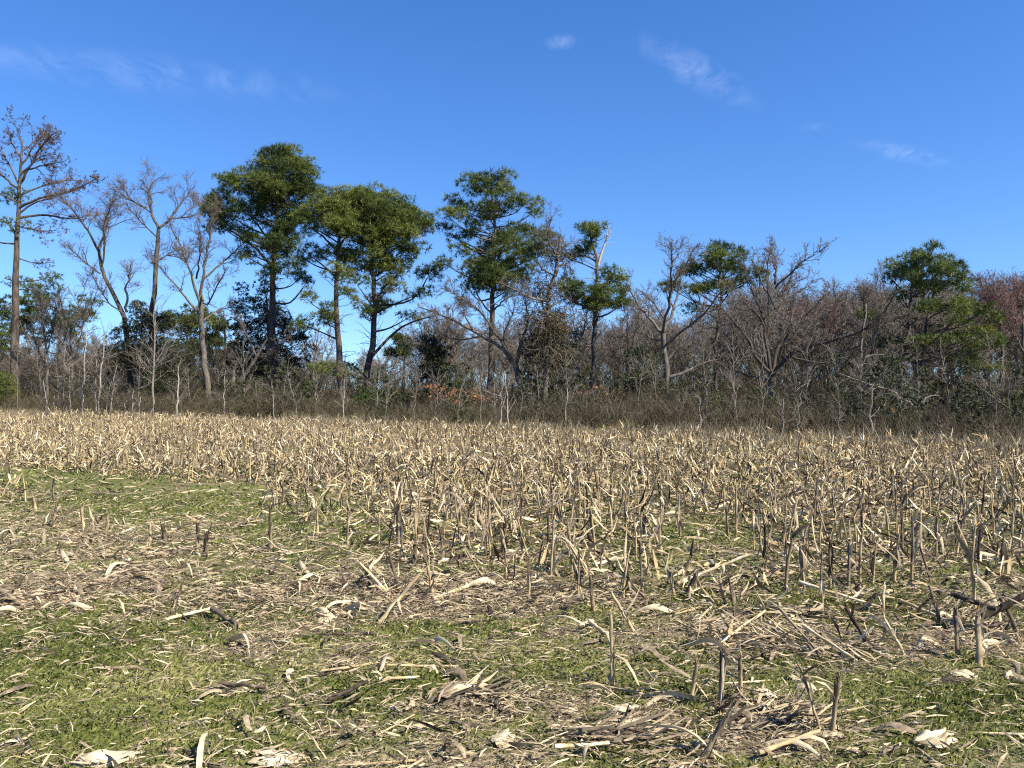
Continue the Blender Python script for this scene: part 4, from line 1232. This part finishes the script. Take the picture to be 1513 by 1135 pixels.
g.add(V, t, q, np.repeat(np.clip(tn, 0, 1).ravel(), 4))
m = n * 8
idx = rng.integers(0, n, m)
kk = rng.integers(1, K, m)
P0 = P[idx, kk] + rng.normal(size=(m, 3)) * .02
ln = .06 + .28 * rng.random(m) ** 1.8
V, q = strips(P0, rng.uniform(0, 6.28, m), rng.choice([-1, 1], m) * rng.uniform(.15, 1.45, m) ** .7, ln, rng.uniform(.010, .034, m), .45 * rng.normal(size=m) + .3, rng.uniform(-1, 1, m), rng.uniform(-2, 2, m), 3)
V[:, 2] = np.maximum(V[:, 2], .01)
g.add(V, quad=q, tone=np.repeat(rng.choice([.2, .42, .62, .8, .95], m, p=[.15, .21, .28, .23, .13]), 6))
m = 26000
yy = np.sqrt(4.5 ** 2 + (17 ** 2 - 4.5 ** 2) * rng.random(m))
xx = rng.uniform(-.69, .69, m) * yy
keep = rng.random(m) < stubble_prob(xx, yy) * (.35 + .9 * vnoise(xx, yy, .5))
xx, yy = xx[keep], yy[keep]
m = len(xx)
V, q = strips(np.stack([xx, yy, hgt(xx, yy) + .01 + .16 * rng.random(m) ** 2], -1), rng.uniform(0, 6.28, m), rng.normal(size=m) * .55, .07 + .28 * rng.random(m) ** 1.6, rng.uniform(.010, .034, m), rng.normal(size=m) * .6, rng.uniform(-1.2, 1.2, m), rng.normal(size=m) * 1.2, 3, 2, .3, .2)
V[:, 2] = np.maximum(V[:, 2], np.repeat(hgt(xx, yy), 6) + .004)
g.add(V, quad=q, tone=np.repeat(rng.choice([.1, .3, .5, .7, .9], m, p=[.16, .22, .24, .24, .14]), 6))
far_st = stuff("corn_stubble", g, M['stalk'], "standing corn stubble with dry leaves filling the field to the trees", "corn stubble")

# stalks one can single out in front of the rows: base pixel, top pixel, thickness px, tones, leaf list
SINGLES = [
    ((905, 1018), (905, 915), 7, .8, .55, "lone thin upright tan stalk standing in the grass in front of the middle"),
    ((1226, 1092), (1229, 1003), 8, .62, .25, "upright brown stalk in the residue at the bottom right, darker at its top"),
    ((1213, 1085), (1190, 1000), 5, .75, .4, "thin bent stalk leaning left beside the upright brown one"),
    ((1019, 1042), (1026, 976), 8, .66, .5, "leftmost of three short stalks standing together at the bottom right"),
    ((1062, 1043), (1063, 968), 9, .7, .05, "black-banded middle one of three short stalks at the bottom right"),
    ((1092, 1036), (1089, 965), 8, .78, .5, "rightmost of three short stalks, straw coloured with shreds"),
    ((1414, 976), (1418, 905), 8, .55, .35, "upright brown stalk with a ragged dark sheath near the right border"),
    ((1446, 985), (1458, 920), 11, .62, .5, "stout stalk carrying a dark snapped crossing stalk at the right border"),
    ((1290, 958), (1257, 903), 9, .15, .05, "black rotten stalk leaning left in the grass at the right"),
    ((1338, 968), (1305, 915), 5, .95, .9, "pale split straw leaning left at the right"),
    ((1034, 1122), (1070, 1058), 13, .45, .35, "thick grey-brown stalk leaning right at the bottom edge"),
    ((555, 922), (618, 852), 8, .75, .6, "pale stalk leaning right in the grass left of the middle"),
    ((580, 880), (530, 836), 6, .88, .8, "pale thin stalk leaning left behind the right-leaning one"),
    ((552, 872), (543, 838), 9, .1, .05, "short black stalk leaning against the pale one"),
    ((593, 876), (573, 824), 7, .4, .25, "grey-brown stalk leaning left in the left middle clump"),
    ((640, 882), (632, 836), 7, .8, .65, "straw-yellow stub standing in the residue left of the middle"),
    ((292, 818), (291, 776), 6, .6, .2, "upright brown stalk of the dark clump on the left"),
    ((303, 824), (308, 790), 8, .2, .05, "blackish stalk beside the upright one of the left clump"),
    ((247, 808), (240, 778), 8, .4, .1, "dark drooping stalk left of the left clump"),
    ((222, 806), (219, 778), 5, .74, .55, "short tan stub on the grass at the left"),
    ((54, 758), (53, 735), 6, .72, .5, "short tan stub far on the left behind the residue"),
    ((80, 780), (78, 752), 6, .7, .2, "brown stub pair standing at the left"),
    ((125, 788), (125, 752), 5, .85, .6, "pale forked stub at the left below the green patch"),
    ((1010, 882), (1028, 846), 8, .15, .05, "black arched stalk right of the middle"),
    ((1052, 878), (1078, 853), 7, .3, .2, "dark bent stalk next to the black arched one"),
    ((940, 935), (906, 880), 6, .8, .7, "pale stalk leaning left right of the middle"),
    ((877, 905), (871, 848), 7, .6, .3, "brown upright stalk in the middle clump"),
    ((1390, 925), (1380, 870), 6, .5, .3, "slim brown stalk at the right in front of the rows"),
    ((1507, 940), (1484, 885), 8, .5, .3, "brown stalk leaning left at the right border"),
]


def lying_z(x, y, dz=.012):
    return float(hgt(x, y)) + dz


for (b, tp, w, lo, hi, lab) in SINGLES:
    X, Y = gp(*b)
    k = Y / F
    e = np.array(pt(tp[0], tp[1], Y)) - np.array(pt(b[0], b[1], Y))
    h = np.linalg.norm(e)
    root = thing("corn_stalk", lab, "corn stalk", (X, Y, lying_z(X, Y, 0)), GROUP_ST)
    g = Geo()
    K = 9
    P = np.linspace(np.array([0, 0, -.02]), e, K) + np.concatenate([[np.zeros(3)], rng.normal(size=(K - 1, 3)) * .002])
    P[:, 1] += np.linspace(0, 1, K) * rng.uniform(-.06, .1)
    u = np.linspace(0, 1, K)
    S = 8
    rad = w * .43 * k * (1.08 - .3 * u) * np.where(np.arange(K) % 4 == 2, 1.15, .97)
    V, t, q = tubes(P[None], rad[None], S)
    tn = lo + (hi - lo) * np.clip(u * 1.6 - .4, 0, 1) - .18 * (np.arange(K) % 4 == 2)
    g.add(V, t, q, np.repeat(np.clip(tn, 0, 1), S))
    g.add(np.concatenate([V[-S:], P[-1:] - .01 * nrm(e)]), tri=[(i, (i + 1) % S, S) for i in range(S)], tone=max(0, hi - .2))
    B = np.repeat(P[-1:], 4, 0) + runit(4) * rad[-1] * .8
    E = B + (nrm(e) + .3 * rng.normal(size=(4, 3))) * rng.uniform(.02, .07, (4, 1))
    add_tubes(g, np.stack([B, E], 1), np.full((4, 2), rad[-1] * .4), 3, hi, .1)
    link("stalk", g.mesh("stalk", M['stalk']), root)
    m_ = 7
    kq = rng.integers(1, K - 1, m_)
    ax = nrm(e)
    B = P[kq] + runit(m_) * rad[kq][:, None] * np.array([1, 1, .2])
    sg_ = rng.choice([-1, 1], m_, p=[.35, .65])
    V, q = strips(B, np.full(m_, math.atan2(ax[1], ax[0])) + rng.normal(size=m_) * .6, sg_ * (math.asin(ax[2]) - np.abs(rng.normal(size=m_)) * .22), rng.uniform(.06, .17, m_), rng.uniform(.006, .016, m_), rng.normal(size=m_) * .3, rng.uniform(-1.5, 1.5, m_), rng.normal(size=m_), 4, 2, .3, .1)
    V[:, 2] = np.maximum(V[:, 2], .003)
    gsh = Geo()
    gsh.add(V, quad=q, tone=np.repeat(np.clip(rng.choice([lo, hi, .2, .6], m_) + .08 * rng.normal(size=m_), 0, 1), 8))
    link("sheath", gsh.mesh("sheath", M['residue'], False), root)
    for _ in range(int(rng.integers(1, 4))):
        kq = int(rng.integers(2, K))
        link("leaf", leaf_geo(P[kq], rng.uniform(0, 6.28), rng.uniform(-.2, 1.1), rng.uniform(.1, .3), rng.uniform(.012, .03), rng.uniform(.1, 1.1), rng.uniform(-2, 2), rng.choice([.2, .45, .7])).mesh("leaf", M['residue']), root)

# ------------------------------------------------------------------ fallen stalks, husks, leaves: single pieces
FV = []
for i in range(14):
    ln = rng.uniform(.22, .62)
    K, S = 8, 6
    P = np.zeros((K, 3))
    P[:, 0] = np.linspace(-ln / 2, ln / 2, K)
    P[:, 1] = .03 * ln * np.sin(np.linspace(0, 3, K) * rng.uniform(.3, 1.0)) + .0012 * rng.normal(size=K)
    P[:, 2] = .014 + rng.uniform(0, .5) * .10 * np.linspace(0, 1, K)
    r = rng.uniform(.008, .014) * (1.05 - .3 * np.linspace(0, 1, K)) * np.where(np.arange(K) % 3 == 1, 1.15, .97)
    g = Geo()
    V, t, q = tubes(P[None], r[None], S)
    shade = ['tan', 'pale', 'grey', 'dark'][i % 4]
    t0_ = {'tan': .68, 'pale': .9, 'grey': .45, 'dark': .15}[shade]
    tn = t0_ + .08 * rng.normal(size=K) - .12 * (np.arange(K) % 3 == 1)
    g.add(V, t, q, np.repeat(np.clip(tn, 0, 1), S))
    for e_, s_ in ((0, slice(0, S)), (-1, slice(-S, None))):
        g.add(np.concatenate([V[s_], P[[e_]]]), tri=[(j, (j + 1) % S, S) for j in range(S)], tone=.85)
    lf = None
    if i % 2:
        lf = leaf_geo(P[3], rng.uniform(0, 6.28), .4, rng.uniform(.12, .3), .03, 2.2, 1, t0_).mesh("leaf", M['residue'])
    FV.append((shade, g.mesh("stalk", M['stalk']), lf, ln))


def husk_mesh(layers, ln, wd, tone):
    """a few papery, pointed, lengthwise-creased layers torn and splayed over one another"""
    g = Geo()
    for l in range(layers + 1):
        a = rng.normal() * .13
        nu, nv_ = 10, 7
        u, v = np.meshgrid(np.linspace(0, 1, nu), np.linspace(-1, 1, nv_), indexing='ij')
        pk = rng.uniform(.3, .6)
        prof = np.minimum((u / pk + .12) ** .7, ((1 - u) / (1 - pk)) ** .75 + .05)
        prof = np.clip(prof, 0, 1) * (1 + .04 * rng.normal(size=(nu, 1)))
        wv = wd * .5 * prof * rng.uniform(.45, 1.0)
        X = (u - .5) * ln * rng.uniform(.7, 1.1) + .006 * rng.normal(size=(1, nv_)) * (np.abs(u - .5) * 2) ** 2 * ln * 6
        Yy = wv * v + .10 * ln * rng.normal() * (u - .4) ** 2
        cup = rng.uniform(.25, .8)
        Z = .006 + l * .006 + wv * cup * (1 - v * v) + .16 * ln * np.clip(u - .45, 0, 1) ** 2 * rng.uniform(0, 2.5) + .0035 * np.sin(v * 8 + l) * prof + .004 * rng.normal(size=(nu, 1)) + .003 * rng.normal(size=u.shape)
        Z = np.maximum(Z, .002)
        xr, yr = X * math.cos(a) - Yy * math.sin(a), X * math.sin(a) + Yy * math.cos(a)
        b = (np.arange(nu - 1)[:, None] * nv_ + np.arange(nv_ - 1)[None]).ravel()
        g.add(np.stack([xr, yr + rng.normal() * .3 * wd, Z], -1), quad=np.stack([b, b + 1, b + 1 + nv_, b + nv_], -1), tone=np.clip(tone + .12 * rng.normal() + .14 * rng.normal(size=(1, nv_)) + .07 * rng.normal(size=u.shape) - .3 * (u < .15) - .15 * (u > .85) + 0 * u, 0, 1).ravel())
    return g


HV = []
for i in range(14):
    shade = ['cream', 'tan', 'cream', 'grey', 'brown'][i % 5]
    HV.append((shade, husk_mesh(int(rng.integers(1, 4)), rng.uniform(.10, .22), rng.uniform(.025, .05), {'cream': .72, 'tan': .55, 'grey': .38, 'brown': .2}[shade]).mesh("corn_husk", M['husk'])))
LV = []
for i in range(16):
    shade = ['tan', 'pale', 'grey', 'dark'][i % 4]
    tone = {'tan': .6, 'pale': .85, 'grey': .35, 'dark': .1}[shade]
    g = leaf_geo(np.array([-.12, 0, .012]), rng.normal() * .3, rng.uniform(.1, .5), rng.uniform(.18, .4), rng.uniform(.02, .045), rng.uniform(.6, 1.6), rng.uniform(-2.5, 2.5), tone, 9)
    LV.append((shade, g.mesh("corn_leaf", M['residue'])))


def scatter(n, ymin, ymax, power=1.0):
    """points on the visible ground, thicker near the camera, kept where residue lies"""
    xs, ys = [], []
    while sum(map(len, xs)) < n:
        m = 4 * n + 100
        y = ymin + (ymax - ymin) * rng.random(m) ** power
        x = rng.uniform(-.68, .68, m) * y
        k = (rng.random(m) < np.clip(.14 + .78 * straw_amount(x, y), 0.11, 1)) & (rng.random(m) < y / ymax)
        xs.append(x[k]); ys.append(y[k])
    x, y = np.concatenate(xs)[:n], np.concatenate(ys)[:n]
    return x, y


def place_words(x, y):
    px, py = to_px(x, y)
    d = "at the bottom edge" if py > 1060 else ("low in front" if py > 990 else ("in the foreground" if py > 930 else ("before the stubble" if py > 875 else "in the stubble")))
    return f"{d}, {under(px)}"


x, y = scatter(110, 3.15, 8.5, 1.0)
for i in range(len(x)):
    v = int(rng.integers(len(FV)))
    shade, me, lf, ln = FV[v]
    lab = f"{shade} broken stalk {'with leaf ' if lf else ''}{place_words(x[i], y[i])}"
    root = thing("fallen_stalk", lab, "corn stalk", (x[i], y[i], lying_z(x[i], y[i], .004)), "broken corn stalks lying on the ground")
    root.rotation_euler = (0, rng.normal() * .05, rng.choice([0, math.pi]) + rng.normal() * .6)
    s = rng.uniform(.45, .85)
    root.scale = (s, s, s)
    link("stalk", me, root)
    if lf:
        link("leaf", lf, root)
x, y = scatter(170, 3.15, 7.5, 1.0)
for i in range(len(x)):
    shade, me = HV[int(rng.integers(len(HV)))]
    o = thing("corn_husk", f"{shade} dry husk scrap {place_words(x[i], y[i])}", "corn husk", (x[i], y[i], lying_z(x[i], y[i], .004)), "dry corn husks on the ground", me)
    o.rotation_euler = (rng.normal() * .3, rng.normal() * .2, rng.uniform(0, 6.28))
    s = rng.uniform(.35, .72)
    o.scale = (s, s, s * .8)
x, y = scatter(280, 3.15, 7.5, 1.0)
for i in range(len(x)):
    shade, me = LV[int(rng.integers(len(LV)))]
    o = thing("corn_leaf", f"{shade} curled corn leaf {place_words(x[i], y[i])}", "leaf", (x[i], y[i], lying_z(x[i], y[i], .006)), "curled corn leaves on the ground", me)
    o.rotation_euler = (rng.normal() * .3, rng.normal() * .1, rng.uniform(0, 6.28))
    s = rng.uniform(.6, 1.1)
    o.scale = (s, s, s)
# husks and stalks one can single out
for (px_, py_, ln, wd, layers, tone, rz, lab) in [
        (920, 1051, 46, 20, 2, .95, .15, "cream husk lying alone in the grass, low in the middle"), (410, 1127, 76, 24, 3, .95, -.12, "big cream husk cut by the bottom edge, left of the middle"),
        (160, 1128, 100, 26, 4, .88, .06, "loose bundle of pale husks at the bottom left"), (690, 1034, 92, 34, 3, .55, .35, "large grey-tan husk with frayed fibres lying in the residue"), (1188, 1020, 30, 26, 1, .95, 1.2, "cone-shaped cream husk standing open by the leaning stalk"),
        (1378, 1104, 64, 22, 4, .85, .1, "pale husk bundle in the grass at the bottom right"), (1422, 1003, 40, 16, 2, .85, .25, "pale husk at the right in the clover"), (1487, 1001, 32, 22, 1, .7, .7, "tan boxy husk piece close to the right border"),
        (740, 1098, 44, 24, 4, .7, 1.0, "ragged husk heap near the bottom middle"), (625, 1078, 46, 15, 1, .85, .3, "flat pale husk flake low in the left middle"), (1225, 1095, 50, 20, 2, .72, -.2, "short thick tan husk at the upright brown stalk's foot"),
        (1130, 1030, 50, 18, 2, .85, -.5, "curled cream husk right of the three short stalks"), (485, 915, 36, 16, 1, .9, .6, "upright pale husk flake in the grass left of the middle"), (1165, 905, 56, 16, 2, .66, .45, "olive-tan husked stub lying in the grass at the right")]:
    X, Y = gp(px_, py_)
    k = Y / F
    o = thing("corn_husk", lab, "corn husk", (X, Y, lying_z(X, Y, -.002)), "dry corn husks on the ground", husk_mesh(layers, ln * k, wd * k * 1.35, tone).mesh("corn_husk", M['husk']))
    o.rotation_euler = (rng.normal() * .1, rng.normal() * .08, rz)
for (p0, p1_, w, tone, lab, lift) in [
        ((1450, 918), (1520, 880), 13, .08, "thick black snapped stalk crossing upward at the right border", (.10, .27)), ((1405, 885), (1470, 905), 10, .12, "black snapped stalk reaching left from the crossing", (.20, .17)),
        ((640, 893), (716, 868), 7, .85, "pale long stalk on the residue left of the middle", (.02, .05)), ((870, 935), (905, 952), 7, .82, "pale stick lying against the lone thin stalk", (.07, .03)), ((1185, 930), (1265, 985), 6, .8, "pale split stalk slanting through the right-hand heap", (.12, .02)),
        ((1150, 905), (1210, 975), 6, .5, "grey stalk slanting through the right-hand heap", (.16, .02)), ((1060, 960), (1130, 925), 6, .8, "pale straight stalk lying right of the middle", (.03, .09)), ((0, 885), (35, 900), 9, .45, "brown thick stalk at the left border", (.06, .02)),
        ((315, 912), (355, 930), 10, .3, "short grey chunky stalk on the residue at the left", (.06, .02)), ((250, 918), (322, 908), 6, .95, "long white stalk strip pointing at the grey chunk", (.02, .05)), ((820, 1118), (900, 1112), 8, .9, "white stalk piece near the bottom middle", (.03, .03)),
        ((1120, 1128), (1210, 1108), 9, .72, "tan fallen stalk along the bottom edge at the right", (.03, .06)), ((325, 1020), (395, 1028), 7, .25, "dark stalk lying in the grass on the left", (.02, .03)), ((560, 1012), (620, 1008), 6, .8, "thin pale stalk on the grass in the left middle", (.02, .02)),
        ((485, 1045), (545, 1032), 8, .15, "dark brown stalk end rising from the grass left of the middle", (.02, .08)), ((1255, 960), (1290, 932), 5, .9, "thin pale straw crossing behind the black leaning stalk", (.02, .14)), ((1000, 868), (1105, 812), 6, .8, "long pale stalk leaning over the fallen patch right of the middle", (.02, .25)),
        ((1180, 862), (1300, 905), 6, .85, "pale stalk lying in front of the tall right-hand rows", (.1, .02)), ((1330, 900), (1420, 935), 6, .8, "pale fallen stalk beside the ragged dark sheath", (.05, .02)), ((150, 740), (390, 760), 0, 0, "", (0, 0))]:
    if not w:
        continue
    (X0, Y0), (X1, Y1) = gp(p0[0], p0[1] if lift[0] < .1 else p0[1] + 30 * lift[0] / .15), gp(p1_[0], p1_[1] if lift[1] < .1 else p1_[1] + 34 * lift[1] / .15)
    A, B = np.array([X0, Y0, lying_z(X0, Y0) + lift[0]]), np.array([X1, Y1, lying_z(X1, Y1) + lift[1]])
    cen = np.array([.5 * (X0 + X1), .5 * (Y0 + Y1), 0])
    K, S = 9, 7
    P = np.linspace(A, B, K) - cen + rng.normal(size=(K, 3)) * .0018
    r = w * .40 * cen[1] / F * (1.05 - .25 * np.linspace(0, 1, K)) * np.where(np.arange(K) % 3 == 1, 1.14, .97)
    g = Geo()
    V, t, q = tubes(P[None], r[None], S)
    g.add(V, t, q, np.repeat(np.clip(tone + .07 * rng.normal(size=K), 0, 1), S))
    for e_, s_ in ((0, slice(0, S)), (-1, slice(-S, None))):
        g.add(np.concatenate([V[s_], P[[e_]]]), tri=[(j, (j + 1) % S, S) for j in range(S)], tone=min(1, tone + .2))
    root = thing("fallen_stalk", lab, "corn stalk", cen, "broken corn stalks lying on the ground")
    link("stalk", g.mesh("stalk", M['stalk']), root)
    if rng.random() < .6:
        link("leaf", leaf_geo(P[5], rng.uniform(0, 6.28), .3, rng.uniform(.12, .25), .03, 2.2, 1.2, np.clip(tone, .2, .8)).mesh("leaf", M['residue']), root)

# ------------------------------------------------------------------ fine residue
g = Geo()


def litter(n, ymin, ymax, lmin, lmax, wmin, wmax, K, lift, power=1.0):
    x, y = scatter(n, ymin, ymax, power)
    z = hgt(x, y) + rng.uniform(.004, .042, n) * lift
    ln = lmin + (lmax - lmin) * rng.random(n) ** 1.8
    az = np.where(rng.random(n) < .45, rng.choice([0, math.pi], n) + rng.normal(size=n) * .5, rng.uniform(0, 6.28, n))
    el = np.abs(rng.normal(size=n)) * .30
    V, q = strips(np.stack([x, y, z], -1), az, el, ln, wmin + (wmax - wmin) * rng.random(n) ** 2, el * rng.uniform(.2, 2.2, n), rng.normal(size=n) * .6, rng.normal(size=n) * 1.1, K, 2, .35, .16)
    zz = np.repeat(z, K * 2) - .004
    V[:, 2] = np.maximum(V[:, 2], zz)
    g.add(V, quad=q, tone=np.repeat(np.clip(rng.choice([.1, .3, .5, .68, .88], n, p=[.07, .21, .32, .29, .11]) + .05 * rng.normal(size=n), 0, 1), K * 2))


litter(31000, 3.0, 6.5, .010, .12, .003, .013, 3, 1)
litter(30000, 5.5, 12, .02, .19, .005, .021, 3, 1.3)
for (px_, py_, rx_, ry_, n_, a0_) in [(1145, 955, 70, 22, 150, 2.6), (1240, 965, 60, 24, 150, 2.4), (1050, 938, 60, 18, 110, .3), (690, 1036, 60, 16, 110, .2), (1130, 1072, 90, 28, 220, .4), (900, 1090, 90, 22, 170, .1), (560, 862, 80, 22, 150, 2.7), (760, 880, 110, 20, 170, 0), (1085, 880, 50, 16, 90, .5), (1180, 912, 60, 14, 90, 2.9), (1430, 925, 70, 24, 150, .5)]:
    cx_, cy_ = gp(px_, py_)                                # heaps of torn leaves and splintered stalk
    hx_, hy_ = rx_ / F * cy_, .5 * (gp(px_, py_ - ry_)[1] - gp(px_, py_ + ry_)[1])
    q_ = rng.normal(size=(n_, 2)) * .5
    xh, yh = cx_ + q_[:, 0] * hx_, cy_ + q_[:, 1] * hy_
    zh = hgt(xh, yh) + .01 + .05 * rng.random(n_) * np.exp(-(q_ ** 2).sum(1))
    V, q = strips(np.stack([xh, yh, zh], -1), a0_ + rng.normal(size=n_) * .55, rng.normal(size=n_) * .17 + .05, .05 + .26 * rng.random(n_) ** 1.5, rng.uniform(.006, .018, n_), rng.normal(size=n_) * .4, rng.normal(size=n_) * .5, rng.normal(size=n_) * .8, 4, 2, .4, .08)
    V[:, 2] = np.maximum(V[:, 2], np.repeat(hgt(xh, yh), 8) + .004)
    g.add(V, quad=q, tone=np.repeat(rng.choice([.12, .3, .5, .68, .85], n_, p=[.12, .24, .27, .25, .12]), 8))
litter(16000, 11, 26, .06, .32, .012, .045, 3, 2)
stuff("corn_residue", g, M['residue'], "shredded tan and grey corn leaves strewn over the ground", "corn residue", False)

# ------------------------------------------------------------------ grass
g = Geo()


def grass(n, ymin, ymax, l0, l1, w0, w1, K=3):
    m = int(n * 2.4)
    y = np.sqrt(ymin ** 2 + (ymax ** 2 - ymin ** 2) * rng.random(m))
    x = rng.uniform(-.69, .69, m) * y
    s = straw_amount(x, y)
    keep = rng.random(m) < np.clip(1.0 - .62 * s, .38, 1)
    x, y, s = x[keep][:n], y[keep][:n], s[keep][:n]
    n = len(x)
    lush = .5 * vnoise(x, y, .35) + .5 * rng.random(n)
    ln = (l0 + (l1 - l0) * rng.random(n)) * (.6 + .8 * lush) * np.clip(1.25 - s, .5, 1.2)
    az, el, w = rng.uniform(0, 6.28, n), rng.uniform(.25, 1.25, n), (w0 + (w1 - w0) * rng.random(n)) * .5
    B = np.stack([x, y, hgt(x, y) - .004], -1)
    sd_ = np.stack([-np.sin(az), np.cos(az), 0 * az], -1) * w[:, None]
    up_ = lambda e, l: np.stack([np.cos(e) * np.cos(az) * l, np.cos(e) * np.sin(az) * l, np.sin(e) * l], -1)
    Mi = B + up_(el, ln * .55)
    Ti = Mi + up_(el - rng.uniform(.3, 1.5, n), ln * .5)
    nb = g.n
    j = np.arange(n)[:, None] * 4
    VV = np.stack([B - sd_, B + sd_, Mi, Ti], 1)
    VV[:, 2] += sd_ * .9
    tri_ = np.concatenate([j + np.array([[0, 1, 2]]), j + np.array([[0, 2, 3]])])
    tn = .38 + .5 * (vnoise(x + 40, y, 1.1) - .5) + .45 * (vnoise(x, y + 70, .25) - .5) + .12 * rng.normal(size=n)
    tn = np.where(rng.random(n) < .09, rng.uniform(.75, 1, n), tn)
    g.add(VV.reshape(-1, 3), tri=tri_, tone=np.repeat(np.clip(tn, 0, 1), 4))


grass(112000, 2.9, 6.0, .016, .05, .0024, .0048)
grass(70000, 6.0, 12.0, .025, .06, .006, .012)
grass(34000, 12.0, 26.0, .04, .08, .018, .034)
stuff("short_grass", g, M['grass'], "short green grass and clover growing through the residue", "grass", False)
